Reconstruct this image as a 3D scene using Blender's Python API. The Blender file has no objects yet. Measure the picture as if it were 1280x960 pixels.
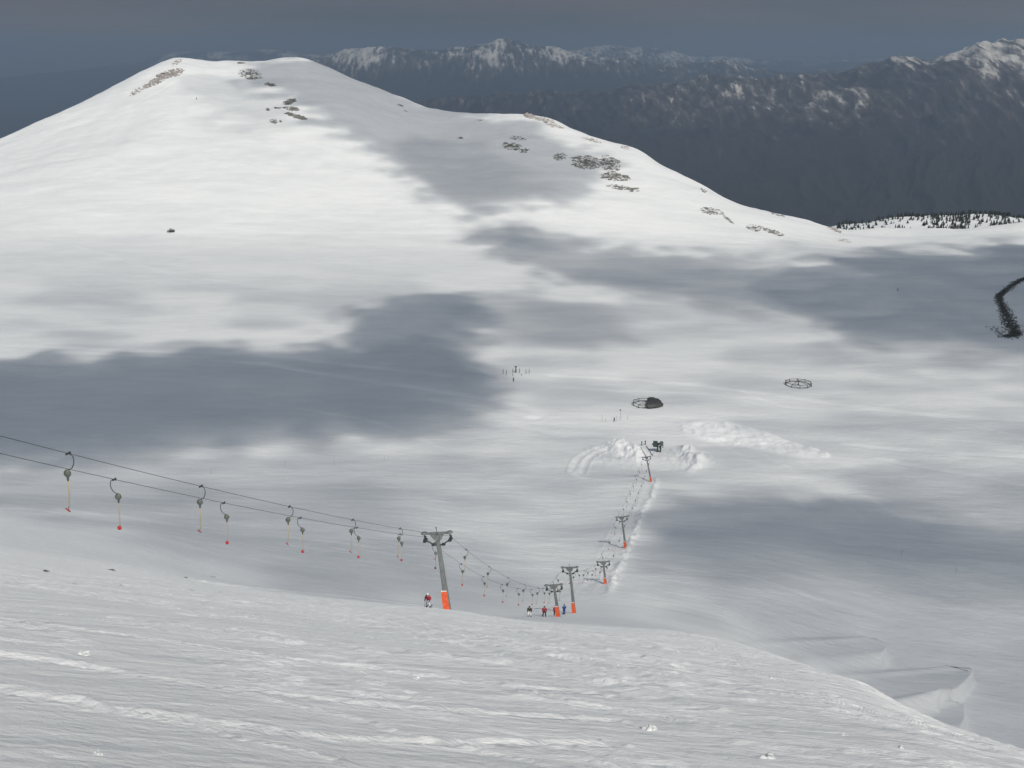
import bpy, math, random
import numpy as np
random.seed(7); rng = np.random.default_rng(7)
scn = bpy.context.scene
COL = scn.collection
F = 1545.0
P = math.radians(14.86); CP, SP = math.cos(P), math.sin(P)

# ------------------------------------------------------------------ camera geometry of the survey
def q_of_v(v):
    b = (480.0 - v) / F
    return (-SP + b * CP) / (CP + b * SP)
def v_of_q(q):
    b = (q * CP + SP) / (CP - q * SP)
    return 480.0 - F * b
def pt(u, v, Y):                                     # world point seen along (u, v) at forward distance Y
    q = q_of_v(v); a = (u - 640.0) / F
    return np.array([Y * a * (CP - q * SP), Y, q * Y])

# ------------------------------------------------------------------ numpy noise
_T = rng.random((256, 256)).astype(np.float32)
def vnoise(x, y, s=0):
    x = x + s * 17.31; y = y + s * 9.77
    xi = np.floor(x); yi = np.floor(y); fx = x - xi; fy = y - yi
    fx = fx*fx*fx*(fx*(fx*6-15)+10); fy = fy*fy*fy*(fy*(fy*6-15)+10)
    xi = xi.astype(np.int64) & 255; yi = yi.astype(np.int64) & 255
    x1 = (xi+1) & 255; y1 = (yi+1) & 255
    a = _T[yi, xi]; b = _T[yi, x1]; c = _T[y1, xi]; d = _T[y1, x1]
    return ((a+(b-a)*fx)*(1-fy) + (c+(d-c)*fx)*fy) * 2 - 1
def fbm(x, y, octv=4, s=0, g=.5):
    o = 0; A = 1; N = 0
    for i in range(octv):
        c, sn = math.cos(i*1.1), math.sin(i*1.1)
        o = o + A * vnoise((x*c - y*sn)*2**i, (x*sn + y*c)*2**i, s+i*3); N += A; A *= g
    return o / N
def ridged(x, y, octv=5, s=0):
    o = 0; A = 1; N = 0
    for i in range(octv):
        c, sn = math.cos(i*.9), math.sin(i*.9)
        o = o + A * (1-np.abs(vnoise((x*c - y*sn)*2**i, (x*sn + y*c)*2**i, s+i*5))); N += A; A *= .5
    return o / N
def sstep(a, b, x):
    t = np.clip((x-a)/(b-a), 0, 1); return t*t*(3-2*t)

def pchip1(xk, yk, x):
    xk = np.asarray(xk, float); yk = np.asarray(yk, float)
    h = np.diff(xk); d = np.diff(yk)/h; m = np.zeros(len(xk))
    for i in range(1, len(xk)-1):
        if d[i-1]*d[i] > 0:
            w1 = 2*h[i]+h[i-1]; w2 = h[i]+2*h[i-1]; m[i] = (w1+w2)/(w1/d[i-1]+w2/d[i])
    xc = np.clip(x, xk[0], xk[-1]); i = np.clip(np.searchsorted(xk, xc)-1, 0, len(xk)-2)
    t = (xc-xk[i])/h[i]; H = h[i]
    return ((2*t**3-3*t**2+1)*yk[i]+(t**3-2*t**2+t)*H*m[i]+(-2*t**3+3*t**2)*yk[i+1]+(t**3-t**2)*H*m[i+1])

def make_grid(keys, U, subs):
    """keys: list of rows, a row = list of (u, Y, v) or (u, Y, ('z', z))"""
    LY = []; Q = []
    for row in keys:
        us = [r[0] for r in row]
        ly = pchip1(us, [math.log(r[1]) for r in row], U)
        q = pchip1(us, [q_of_v(r[2]) if not isinstance(r[2], tuple) else r[2][1]/r[1] for r in row], U)
        LY.append(ly); Q.append(q)
    LY = np.array(LY); Q = np.array(Q); n = len(keys)
    def slopes(A):
        d = np.diff(A, axis=0); m = np.zeros_like(A)
        p = d[:-1]*d[1:]; m[1:-1] = np.where(p > 0, 2*p/np.where(d[:-1]+d[1:] == 0, 1, d[:-1]+d[1:]), 0)
        m[0] = d[0]; m[-1] = d[-1]; return m
    mL = (np.gradient(LY, axis=0)); mL = np.minimum(mL, 1.0*np.abs(mL)); mQ = slopes(Q)
    dl = np.diff(LY, axis=0); mL = slopes(LY)
    # Q must be smooth in LY: re-scale finite differences to the log distance
    d = np.diff(Q, axis=0)/np.maximum(dl, 1e-4)
    mQ = np.zeros_like(Q); p = d[:-1]*d[1:]
    w1 = 2*dl[1:]+dl[:-1]; w2 = dl[1:]+2*dl[:-1]
    with np.errstate(divide='ignore', invalid='ignore'):
        hm = (w1+w2)/(w1/d[:-1]+w2/d[1:])
    mQ[1:-1] = np.where(p > 0, hm, 0); mQ[0] = d[0]; mQ[-1] = d[-1]
    outL = []; outQ = []
    for i in range(n-1):
        for t in np.arange(subs[i])/subs[i]:
            L = LY[i] + t*dl[i]
            q = (2*t**3-3*t**2+1)*Q[i]+(t**3-2*t**2+t)*dl[i]*mQ[i]+(-2*t**3+3*t**2)*Q[i+1]+(t**3-t**2)*dl[i]*mQ[i+1]
            outL.append(L); outQ.append(q)
    outL.append(LY[-1]); outQ.append(Q[-1])
    return np.exp(np.array(outL)), np.array(outQ)

def grid_mesh(name, X, Y, Z, mat, attrs=None, kind='structure'):
    nr, nc = X.shape
    me = bpy.data.meshes.new(name)
    co = np.stack([X, Y, Z], -1).reshape(-1, 3).astype(np.float32)
    idx = np.arange(nr*nc).reshape(nr, nc)
    f = np.stack([idx[:-1, :-1], idx[:-1, 1:], idx[1:, 1:], idx[1:, :-1]], -1).reshape(-1, 4).astype(np.int32)
    me.vertices.add(len(co)); me.vertices.foreach_set('co', co.ravel())
    me.loops.add(f.size); me.loops.foreach_set('vertex_index', f.ravel())
    me.polygons.add(len(f)); me.polygons.foreach_set('loop_start', np.arange(0, f.size, 4, dtype=np.int32))
    me.polygons.foreach_set('use_smooth', np.ones(len(f), bool))
    me.update(calc_edges=True)
    for k, a in (attrs or {}).items():
        at = me.attributes.new(k, 'FLOAT', 'POINT'); at.data.foreach_set('value', a.ravel().astype(np.float32))
    me.materials.append(mat)
    o = bpy.data.objects.new(name, me); COL.objects.link(o); o['kind'] = kind
    return o

# ------------------------------------------------------------------ materials
def new_mat(name):
    m = bpy.data.materials.new(name); m.use_nodes = True
    return m, m.node_tree.nodes, m.node_tree.links, m.node_tree.nodes['Principled BSDF']
def mat(name, col, rough=.6, metal=0., var=.15, scale=6.):
    m, N, L, b = new_mat(name)
    b.inputs['Roughness'].default_value = rough; b.inputs['Metallic'].default_value = metal
    tc = N.new('ShaderNodeTexCoord'); nz = N.new('ShaderNodeTexNoise'); nz.inputs['Scale'].default_value = scale
    nz.inputs['Detail'].default_value = 4
    L.new(tc.outputs['Object'], nz.inputs['Vector'])
    r = N.new('ShaderNodeValToRGB'); r.color_ramp.elements[0].position = .3; r.color_ramp.elements[1].position = .7
    r.color_ramp.elements[0].color = [c*(1-var) for c in col]+[1]; r.color_ramp.elements[1].color = [min(1, c*(1+var)) for c in col]+[1]
    L.new(nz.outputs['Fac'], r.inputs['Fac']); L.new(r.outputs['Color'], b.inputs['Base Color'])
    return m
M = dict(
    steel=mat('galvanised steel', (.20, .215, .21), .5, .25, .2, 3),
    dark=mat('dark greased steel', (.045, .05, .05), .5, .2, .3, 8),
    orange=mat('orange padding', (.72, .11, .035), .7, 0, .3, 2.5),
    orange2=mat('white reinforcing tape', (.75, .72, .68), .6),
    box=mat('weathered green reel housing', (.105, .12, .10), .5, .1, .45, 14),
    pole=mat('tan varnished rod', (.38, .29, .15), .5, 0, .1),
    red=mat('red plastic', (.36, .022, .03), .4, 0, .1),
    redjacket=mat('red jacket cloth', (.33, .02, .04), .8, 0, .2),
    greenjacket=mat('dark green jacket cloth', (.025, .045, .02), .8, 0, .2),
    bluejacket=mat('blue ski suit cloth', (.03, .075, .28), .8, 0, .2),
    blackcloth=mat('black cloth', (.02, .02, .022), .8, 0, .2),
    darkcloth=mat('dark brown cloth', (.05, .035, .035), .8, 0, .2),
    whitecloth=mat('white trouser cloth', (.75, .75, .76), .8, 0, .05),
    skin=mat('skin', (.50, .30, .21), .6, 0, .08),
    white=mat('white helmet shell', (.80, .80, .80), .35, 0, .04),
    ski=mat('dark ski topsheet', (.06, .06, .08), .4),
    green=mat('dark green painted machinery', (.035, .06, .05), .5, .1, .35, 3),
    tarp=mat('dark wet tarpaulin', (.06, .062, .058), .6, 0, .75, 2.2),
    wood=mat('weathered frame tube', (.085, .085, .08), .7, .1, .3, 3),
    rock=mat('grey brown rock', (.16, .15, .13), .9, 0, .45, .9),
    rockpale=mat('frosted pinkish rock', (.34, .30, .28), .9, 0, .35, .7),
    bark=mat('bark', (.05, .038, .03), .9),
    conifer=mat('dark conifer needles', (.028, .036, .028), .9, 0, .35, 1),
    soil=mat('dark bare scrub', (.11, .102, .082), .95, 0, .5, .8),
    groomer=mat('grey vehicle paint', (.10, .10, .095), .5, .1, .2, 2),
    glass=mat('cab glass', (.28, .30, .31), .15, 0, .05),
)

def snow_mat():
    m, N, L, b = new_mat('wind packed snow')
    b.inputs['Roughness'].default_value = .75
    if 'Specular IOR Level' in b.inputs: b.inputs['Specular IOR Level'].default_value = .25
    tc = N.new('ShaderNodeTexCoord')
    vr = N.new('ShaderNodeVectorRotate'); vr.rotation_type = 'Z_AXIS'; vr.inputs['Angle'].default_value = math.radians(40); L.new(tc.outputs['Object'], vr.inputs['Vector'])
    def noise(sx, sy, sz, detail, rough=.55, rot=False):
        mp = N.new('ShaderNodeMapping'); mp.inputs['Scale'].default_value = (sx, sy, sz)
        L.new(vr.outputs[0] if rot else tc.outputs['Object'], mp.inputs['Vector'])
        n = N.new('ShaderNodeTexNoise'); n.inputs['Scale'].default_value = 1; n.inputs['Detail'].default_value = detail
        n.inputs['Roughness'].default_value = rough
        L.new(mp.outputs['Vector'], n.inputs['Vector']); return n.outputs['Fac']
    at = N.new('ShaderNodeAttribute'); at.attribute_name = 'fresh_lit'
    big = noise(.012, .03, .01, 6)
    ramp = N.new('ShaderNodeValToRGB'); e = ramp.color_ramp.elements
    e[0].position = .33; e[0].color = (.72, .735, .745, 1); e[1].position = .66; e[1].color = (.86, .86, .855, 1)
    big2 = noise(.05, .16, .05, 7, .6); av = N.new('ShaderNodeMath'); av.operation = 'MULTIPLY_ADD'; av.inputs[1].default_value = .55
    hf = N.new('ShaderNodeMath'); hf.operation = 'MULTIPLY'; hf.inputs[1].default_value = .45; L.new(big2, hf.inputs[0])
    L.new(big, av.inputs[0]); L.new(hf.outputs[0], av.inputs[2]); L.new(av.outputs[0], ramp.inputs['Fac'])
    fl = noise(1.8, 4.6, 1.0, 9, .72, True); fr = N.new('ShaderNodeMapRange'); fr.inputs['From Min'].default_value = .54; fr.inputs['From Max'].default_value = .70; fr.inputs['To Max'].default_value = .9  # pale flecks paint the sunlit faces of lumps into the colour
    L.new(fl, fr.inputs['Value']); fm = N.new('ShaderNodeMath'); fm.operation = 'MAXIMUM'
    mix = N.new('ShaderNodeMix'); mix.data_type = 'RGBA'
    L.new(at.outputs['Fac'], fm.inputs[0]); L.new(fr.outputs['Result'], fm.inputs[1]); L.new(fm.outputs[0], mix.inputs['Factor']); L.new(ramp.outputs['Color'], mix.inputs['A'])
    mix.inputs['B'].default_value = (.93, .93, .93, 1)
    L.new(mix.outputs['Result'], b.inputs['Base Color'])
    # bump: crust ripples, lumps
    n1 = noise(2.0, 4.0, 1.6, 9, .68, True); n2 = noise(.22, .6, .3, 5, .55); n3 = noise(9, 22, 9, 3, .6, True)
    def madd(a, k, c=None):
        x = N.new('ShaderNodeMath'); x.operation = 'MULTIPLY_ADD'; L.new(a, x.inputs[0]); x.inputs[1].default_value = k
        if c is None: x.inputs[2].default_value = 0
        else: L.new(c, x.inputs[2])
        return x.outputs[0]
    h = madd(n3, .012, madd(n1, .13, madd(n2, .35)))
    bp = N.new('ShaderNodeBump'); bp.inputs['Strength'].default_value = .9; bp.inputs['Distance'].default_value = 1.0
    L.new(h, bp.inputs['Height']); L.new(bp.outputs['Normal'], b.inputs['Normal'])
    return m
M['snow'] = snow_mat()
for key_ in ('rock', 'rockpale'):
    nt = M[key_].node_tree; n_ = nt.nodes; l_ = nt.links; b_ = n_['Principled BSDF']; src = b_.inputs['Base Color'].links[0].from_socket
    ge = n_.new('ShaderNodeNewGeometry'); sp_ = n_.new('ShaderNodeSeparateXYZ'); l_.new(ge.outputs['Normal'], sp_.inputs[0])
    tn = n_.new('ShaderNodeTexCoord'); no = n_.new('ShaderNodeTexNoise'); no.inputs['Scale'].default_value = .8; no.inputs['Detail'].default_value = 5; l_.new(tn.outputs['Object'], no.inputs['Vector'])
    ma = n_.new('ShaderNodeMath'); ma.operation = 'ADD'; l_.new(sp_.outputs['Z'], ma.inputs[0]); l_.new(no.outputs['Fac'], ma.inputs[1])
    rg_ = n_.new('ShaderNodeMapRange'); rg_.inputs['From Min'].default_value = 1.50; rg_.inputs['From Max'].default_value = 1.58; l_.new(ma.outputs[0], rg_.inputs['Value'])
    mi = n_.new('ShaderNodeMix'); mi.data_type = 'RGBA'; l_.new(rg_.outputs['Result'], mi.inputs['Factor']); l_.new(src, mi.inputs['A']); mi.inputs['B'].default_value = (.82, .83, .84, 1); l_.new(mi.outputs['Result'], b_.inputs['Base Color'])

# ------------------------------------------------------------------ near terrain: slope, snow basin, hill
CREST = [(-1500, 330), (-400, 265), (-150, 225), (0, 172), (50, 150), (100, 128), (150, 103), (190, 84), (225, 73.5), (268, 78), (310, 77.5), (370, 72), (400, 80),
         (450, 102), (500, 120), (540, 134), (590, 141), (640, 142), (680, 147), (720, 163), (760, 178), (790, 184), (830, 208),
         (870, 228), (920, 253), (960, 264), (1000, 275), (1040, 284), (1060, 287), (1110, 285.5), (1160, 284), (1200, 286), (1240, 282), (1280, 277), (1400, 268), (2800, 240)]
def crest_v(u): return float(pchip1([c[0] for c in CREST], [c[1] for c in CREST], np.array([float(u)]))[0])
CY = [(-1500, 1250), (0, 1330), (250, 1480), (400, 1500), (550, 1420), (680, 1330), (800, 1220), (1000, 1110), (1280, 1150), (2800, 1150)]
def crest_y(u): return float(pchip1([c[0] for c in CY], [c[1] for c in CY], np.array([float(u)]))[0])
def planerow(Y, k=.456, t=.13):
    r = []
    for u in (-1600, -300, 0, 300, 640, 900, 1280, 1600, 2800):
        a = (u-640)/F; uu = max(-.45, min(.45, a))
        r.append((u, Y, ('z', -1.7 - k*Y - t*uu*Y)))
    return r
keys = [
 planerow(1.2), planerow(4),
 [(-1500, 10, 880), (-150, 10, 900), (0, 10, 905), (150, 10, 916), (300, 10, 928), (450, 10, 944), (640, 10, 960), (830, 10, 975), (1000, 10, 993), (1280, 10, 1025), (2800, 10, 1200)],
 [(-1500, 20, 770), (-150, 20, 795), (0, 20, 800), (150, 20, 811), (300, 20, 823), (450, 20, 838), (640, 20, 853), (830, 20, 872), (1000, 19, 897), (1120, 17, 925), (1280, 15, 974), (2800, 13, 1200)],
 [(-1500, 40, 700), (-150, 40, 730), (0, 40, 740), (150, 40, 753), (300, 40, 768), (450, 40, 783), (640, 40, 798), (830, 38, 821), (900, 37, 834), (960, 35, 845), (1050, 31, 868), (1120, 28, 893), (1200, 25, 921), (1280, 22, 944), (2800, 18, 1150)],
 [(-1500, 70, 670), (-150, 70, 705), (0, 70, 715), (150, 70, 731), (300, 70, 748), (450, 70, 765), (560, 70, 774), (640, 70, 783), (700, 70, 787), (830, 68, 800), (900, 64, 809), (960, 58, 822), (1050, 46, 850), (1090, 41, 867), (1120, 38, 883.5), (1160, 35, 903), (1200, 33, 918), (1280, 30, 941), (2800, 24, 1150)],
 [(-1500, 118, 650), (-150, 118, 680), (0, 118, 692), (150, 118, 712), (300, 118, 737), (450, 118, 752.5), (560, 118, 762), (640, 118, 774), (700, 118, 780.5), (760, 112, 784), (830, 100, 787), (900, 90, 798.5), (960, 78, 816), (1050, 60, 847), (1090, 53, 865), (1120, 49, 882), (1160, 45, 902), (1200, 42, 917), (1280, 38, 940), (2800, 30, 1160)],
 [(-1500, 160, 640), (-150, 160, 668), (0, 160, 678), (150, 152, 703), (300, 150, 733), (450, 142, 750.5), (560, 140, 762.5), (640, 160, 774), (700, 165, 777), (760, 150, 782), (830, 142, 789), (900, 135, 812), (960, 130, 838), (1050, 118, 885), (1120, 110, 925), (1200, 105, 960), (1280, 100, 985), (2800, 80, 1200)],
 [(-1500, 200, 630), (-150, 200, 656), (0, 200, 664), (150, 200, 687), (300, 200, 729), (450, 200, 751), (560, 200, 766), (640, 200, 771), (700, 200, 771), (760, 200, 772), (830, 200, 782), (900, 200, 799), (960, 200, 825), (1050, 200, 868), (1120, 200, 900), (1200, 200, 926), (1280, 200, 945), (2800, 180, 1050)],
 [(-1500, 235, 622), (-150, 235, 646), (0, 235, 653), (150, 235, 672), (300, 235, 707), (450, 235, 728), (560, 235, 745), (640, 235, 755), (700, 235, 757), (760, 235, 753), (830, 235, 762), (900, 235, 777), (960, 235, 800), (1050, 235, 832), (1120, 235, 850), (1200, 235, 865), (1280, 235, 875), (2800, 230, 930)],
 [(-1500, 263, 615), (0, 263, 645), (150, 263, 658), (300, 263, 685), (450, 263, 703), (560, 263, 718), (640, 263, 728), (700, 263, 732), (757, 263, 730), (830, 263, 735), (900, 263, 745), (960, 263, 758), (1050, 263, 782), (1120, 263, 798), (1200, 263, 808), (1280, 263, 815), (2800, 263, 830)],
 [(-1500, 301, 605), (0, 301, 634), (300, 301, 662), (560, 301, 680), (700, 301, 686), (782, 301, 683), (900, 301, 688), (1050, 301, 708), (1200, 301, 725), (1280, 301, 730), (2800, 301, 735)],
 [(-1500, 350, 595), (0, 350, 620), (300, 350, 634), (560, 350, 643), (700, 350, 646), (800, 350, 642), (900, 350, 645), (1100, 350, 655), (1280, 350, 662), (2800, 350, 650)],
 [(-1500, 403, 580), (0, 403, 601), (300, 403, 605), (560, 403, 606), (811, 403, 602), (1000, 403, 604), (1280, 403, 608), (2800, 403, 590)],
 [(-1500, 500, 500), (0, 500, 512), (300, 500, 514), (640, 500, 517), (811, 500, 520), (1280, 500, 520), (2800, 500, 480)],
 [(-1500, 620, 425), (0, 620, 436), (640, 620, 438), (1280, 620, 442), (2800, 620, 400)],
 [(-1500, 780, 365), (0, 780, 357), (300, 780, 358), (640, 780, 366), (1000, 780, 372), (1280, 780, 374), (2800, 780, 340)],
 [(-1500, 930, 340), (0, 930, 298), (300, 930, 297), (560, 930, 300), (640, 930, 305), (800, 910, 320), (1000, 900, 326), (1280, 900, 332), (2800, 900, 310)],
 [(-1500, 1060, 335), (0, 1130, 220), (130, 1130, 203), (300, 1130, 195), (450, 1130, 202), (560, 1110, 215), (640, 1080, 224), (800, 1035, 256), (900, 1000, 284), (1000, 980, 302), (1100, 1000, 309), (1280, 1020, 310), (2800, 1020, 290)],
 [(-1500, 1150, 332), (0, 1240, 190), (130, 1290, 148), (225, 1330, 117), (300, 1340, 118), (400, 1340, 114), (500, 1310, 150), (560, 1290, 164), (640, 1220, 174), (740, 1160, 197), (800, 1125, 214), (900, 1065, 256), (960, 1050, 272), (1000, 1045, 285), (1050, 1060, 294), (1100, 1070, 296), (1280, 1090, 292), (2800, 1090, 265)],
 [(u, crest_y(u), v) for u, v in CREST],
]
def after(dy, f): return [(u, crest_y(u)+dy, v+f(u)) for u, v in CREST]
RIDGE = {1000: 320, 1040: 284, 1060: 280, 1075: 279, 1110: 273, 1130: 271, 1160: 269.5, 1200: 268, 1215: 266, 1240: 267, 1280: 271, 1400: 275, 2800: 260}
lerp = lambda u, lo, hi: lo + (hi-lo)*max(0, min(1, (u-1000)/50))
keys.append(after(70, lambda u: lerp(u, 22, 7)))
rv = lambda u: float(np.interp(u, list(RIDGE), list(RIDGE.values())))
us2 = [-1500, -400, 0, 200, 400, 600, 800, 950, 1000, 1040, 1060, 1075, 1110, 1130, 1160, 1200, 1215, 1240, 1280, 1400, 2800]
keys.append([(u, crest_y(u)+240, crest_v(u)+60 if u < 1000 else rv(u)) for u in us2])
keys.append([(u, crest_y(u)+420, crest_v(u)+100 if u < 1000 else rv(u)+40) for u in us2])
keys.append([(u, 2600, ('z', -620)) for u in us2])
keys.append([(u, 3300, ('z', -760)) for u in us2])
subs = [6, 20, 90, 110, 90, 75, 45, 40, 40, 36, 44, 50, 55, 90, 80, 45, 40, 60, 45, 60, 10, 16, 8, 8, 4]
left = -70 - np.geomspace(3, 1400, 50)[::-1]; right = 1350 + np.geomspace(3, 1400, 50)
U = np.concatenate([left, np.arange(-70, 1350, 1.3), right])
Yg, Qb = make_grid(keys, U, subs)
A = (U - 640)/F
Xg = Yg * A[None, :] * (CP - Qb*SP)
Zg = Qb * Yg
Vg = v_of_q(Qb); Ug = np.broadcast_to(U[None, :], Vg.shape)
Zbase = Zg.copy()

def build_lookup(Z):
    Qf = Z / Yg
    def height(x, y):
        x = np.atleast_1d(np.asarray(x, float)); y = np.atleast_1d(np.asarray(y, float))
        q = np.full(x.shape, -.25)
        for _ in range(6):
            u = 640 + F*x/(np.maximum(y, 1.2)*(CP - q*SP)); u = np.clip(u, U[0], U[-1])
            ci = np.clip(np.searchsorted(U, u)-1, 0, len(U)-2); fu = (u-U[ci])/(U[ci+1]-U[ci])
            lo = np.zeros(x.shape, int); hi = np.full(x.shape, Yg.shape[0]-1)
            for _b in range(11):
                mid = (lo+hi)//2; c = Yg[mid, ci] <= y; lo = np.where(c, mid, lo); hi = np.where(c, hi, mid)
            hi = np.minimum(lo+1, Yg.shape[0]-1)
            fy = np.clip((y - Yg[lo, ci])/np.maximum(Yg[hi, ci]-Yg[lo, ci], 1e-6), 0, 1)
            g = lambda G: (G[lo, ci]*(1-fy)+G[hi, ci]*fy)*(1-fu) + (G[lo, ci+1]*(1-fy)+G[hi, ci+1]*fy)*fu
            q = g(Qb)
        return g(Z)
    return height
def ground_at(u, v, ymin=3.0, ymax=1e9):                  # first terrain point met along a sight line beyond ymin
    ci = int(np.clip(np.searchsorted(U, u)-1, 0, len(U)-2)); fu = (u-U[ci])/(U[ci+1]-U[ci])
    vv = v_of_q(Zcur[:, ci]/Yg[:, ci])*(1-fu) + v_of_q(Zcur[:, ci+1]/Yg[:, ci+1])*fu
    yy = Yg[:, ci]*(1-fu)+Yg[:, ci+1]*fu
    ok = np.where((yy[:-1] >= ymin) & (vv[:-1] >= v) & (vv[1:] <= v))[0]
    if len(ok) == 0:
        i = int(np.argmin(np.abs(vv-v)+(yy < ymin)*1e4)); return pt(u, v, yy[i])
    i = ok[0]; t = (vv[i]-v)/max(vv[i]-vv[i+1], 1e-6)
    return pt(u, v, yy[i]*(1-t)+yy[i+1]*t)
Zcur = Zg

# lift line in plan
PYL = [(560, 762, 118, 546, 666), (698.5, 771, 200, 692, 731), (718, 767, 214, 712, 709), (757, 730.5, 263, 754, 702), (782, 683, 301, 777, 646), (814, 602, 403, 808, 571)]
T0 = pt(PYL[0][3], PYL[0][4], 118); T5 = pt(PYL[5][3], PYL[5][4], 403)
LD = (T5-T0)[:2]; LD /= np.linalg.norm(LD)                # downhill direction of the line
LN = np.array([LD[1], -LD[0]])                            # to its right

fresh_lit = np.zeros_like(Zg)  # whiteness: fresh and groomed snow, plus sunlight painted on the near slope
# large undulation, drifts
amp = sstep(210, 330, Yg)
Zg += amp * 1.0 * fbm(Xg/70, Yg/55, 3, 1) * sstep(1500, 1100, Yg)
Zg += sstep(1000, 1130, Yg) * sstep(2200, 1500, Yg) * 3.0 * fbm(Xg/60, Yg/80, 4, 2)
w = sstep(190, 300, Yg)
wx = Xg + 25*fbm(Xg/90, Yg/90, 2, 9)
Zg += w * .50 * fbm(wx/40, Yg/13, 5, 3)
Zg += w * sstep(700, 300, Yg) * .24 * fbm(wx/8, (Yg+.25*Xg)/3.2, 4, 4)
# foreground wind crust: broken streaks following the lie of the slope
Zg += w * sstep(650, 350, Yg) * .05 * ridged(wx/2.6, (Yg+.4*Xg)/1.6, 3, 5)
fg = np.clip(sstep(175, 100, Yg) + .8*sstep(420, 200, Ug)*sstep(330, 200, Yg), 0, 1)
sx = Xg + .5*fbm(Xg/3, Yg/3, 2, 11); sy = (Yg + .9*Xg)*.75 + .35*fbm(Xg/2.4, Yg/2.4, 2, 12)
sx = (Xg - .9*Yg)*.75 + .5*fbm(Xg/3, Yg/3, 2, 11)
patch = sstep(-.12, .30, fbm(sx/11, sy/3.2, 4, 13))
Zg += fg * sstep(125, 80, Yg) * .24 * fbm(Xg/16, Yg/13, 3, 14)
rr = ridged(sx/2.2, sy/.62, 5, 15)
Zg += fg * (.010 + .040*patch) * (rr-.6) * 2
lm = sstep(.15, .5, fbm(sx/1.1, sy/.5, 3, 18))*patch; Zg += fg*.05*lm; fresh_lit += fg*.5*lm  # lumps whitened too, their sunlit look put into the colour
Zg += fg * .022 * (.3+patch) * fbm(sx/.55, sy/.4, 3, 16)
s3 = np.abs(fbm(sx/26, sy/2.6, 2, 17)); Zg += fg * .04 * np.exp(-(s3/.03)**2)
fresh_lit += fg * np.clip(.58 + .12*patch + sstep(.62, .80, rr)*(.1+.4*patch) + .22*np.exp(-(s3/.03)**2), 0, .9)  # whiter colour makes up for weak grazing sun, most on ridge tops

def blob(cu, cv, ru, rv, rot=0):
    c, s = math.cos(rot), math.sin(rot); du = (Ug-cu); dv = (Vg-cv)
    a = (du*c+dv*s)/ru; b = (-du*s+dv*c)/rv
    return np.exp(-(a*a+b*b))
def line_dist(pts, ymin=3.0):
    W = [ground_at(u, v, ymin)[:2] for u, v in pts]
    D = np.full(Xg.shape, 1e9); ymn = min(w[1] for w in W)-30; ymx = max(w[1] for w in W)+30
    rows = np.where((Yg.max(1) >= ymn) & (Yg.min(1) <= ymx))[0]; a, b = rows[0], rows[-1]+1
    X = Xg[a:b]; Y = Yg[a:b]; d = D[a:b]; S = np.zeros_like(d)
    for (x0, y0), (x1, y1) in zip(W[:-1], W[1:]):
        dx, dy = x1-x0, y1-y0; l2 = dx*dx+dy*dy+1e-9
        t = np.clip(((X-x0)*dx+(Y-y0)*dy)/l2, 0, 1); e = np.hypot(X-x0-t*dx, Y-y0-t*dy)
        side = np.sign((X-x0)*dy-(Y-y0)*dx); m = e < d; S[m] = side[m]; d[m] = e[m]
    D[a:b] = d; return D
def smooth_line(p, n=8):
    p = np.array(p, float); t = np.arange(len(p)); tt = np.linspace(0, len(p)-1, n*(len(p)-1)+1)
    return list(zip(pchip1(t, p[:, 0], tt), pchip1(t, p[:, 1], tt)))
TR = [  # ski and snowcat tracks on the basin floor: points, width m, depth, brightness
 ([(-20, 431), (60, 434), (140, 438), (300, 442), (450, 458), (560, 470)], 3.5, .10, .55),
 ([(-20, 437), (80, 441), (200, 446), (330, 455)], 3.0, .08, .5),
 ([(330, 455), (420, 470), (520, 485), (600, 498), (650, 508), (676, 517), (664, 524)], 3.0, .12, .6),
 ([(540, 500), (600, 509), (640, 517), (668, 523)], 2.5, .10, .45),
 ([(690, 470), (760, 474), (850, 480), (950, 492), (1060, 508), (1160, 519), (1290, 528)], 2.6, .10, .5),
 ([(680, 482), (760, 488), (870, 492), (960, 500)], 2.2, .06, .35),
 ([(640, 530), (720, 545), (800, 545), (900, 543)], 3.0, .10, .4),
 ([(1060, 556), (1160, 565), (1290, 572)], 2.4, .10, .55),
 ([(1100, 575), (1180, 588), (1290, 608)], 2.6, .09, .5),
 ([(900, 550), (1000, 560), (1120, 600), (1290, 655)], 5, .05, .2),
 ([(1130, 362), (1165, 380), (1185, 405), (1200, 440), (1260, 470)], 3, .05, .25),
 ([(0, 178), (90, 158), (170, 130), (222, 100)], 3.0, .15, .3),
 ([(100, 291), (300, 291), (600, 292)], 3.0, .1, .3),
 ([(716, 590), (722, 575), (748, 562), (772, 556)], 1.4, .25, .3),
 ([(726, 592), (732, 578), (758, 564), (776, 559)], 1.4, .25, .3),
 ([(716, 590), (722, 596), (750, 600), (790, 598), (806, 594)], 1.4, -.25, .8),
 ([(830, 588), (870, 590), (920, 588)], 1.2, -.1, .5),
 ([(1080, 790), (1180, 700), (1290, 660)], 4, .0, .08),
 ([(255, 728), (330, 737), (420, 745), (520, 757)], .8, -.14, .7),
]
TR += [([(60+i*37, 300+i*9), (200+i*30, 330+i*14), (380+i*20, 345+i*22), (600+i*16, 352+i*30)], 2.0, .05, .16) for i in range(3)]
TR += [([(880+i*60, 545+i*16), (960+i*60, 590+i*14), (1010+i*70, 640+i*10)], 1.2, .05, .22) for i in range(3)]
TR += [([(250, 727+i*0), (420, 742+i*5), (640, 770+i*18), (860, 812+i*24)], .35, .05, .5) for i in range(1, 4)]
TR += [([(-20, 770+i*45), (200, 800+i*47), (480, 838+i*44), (760, 870+i*30)], .16, .03, .2) for i in range(3)]
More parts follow.
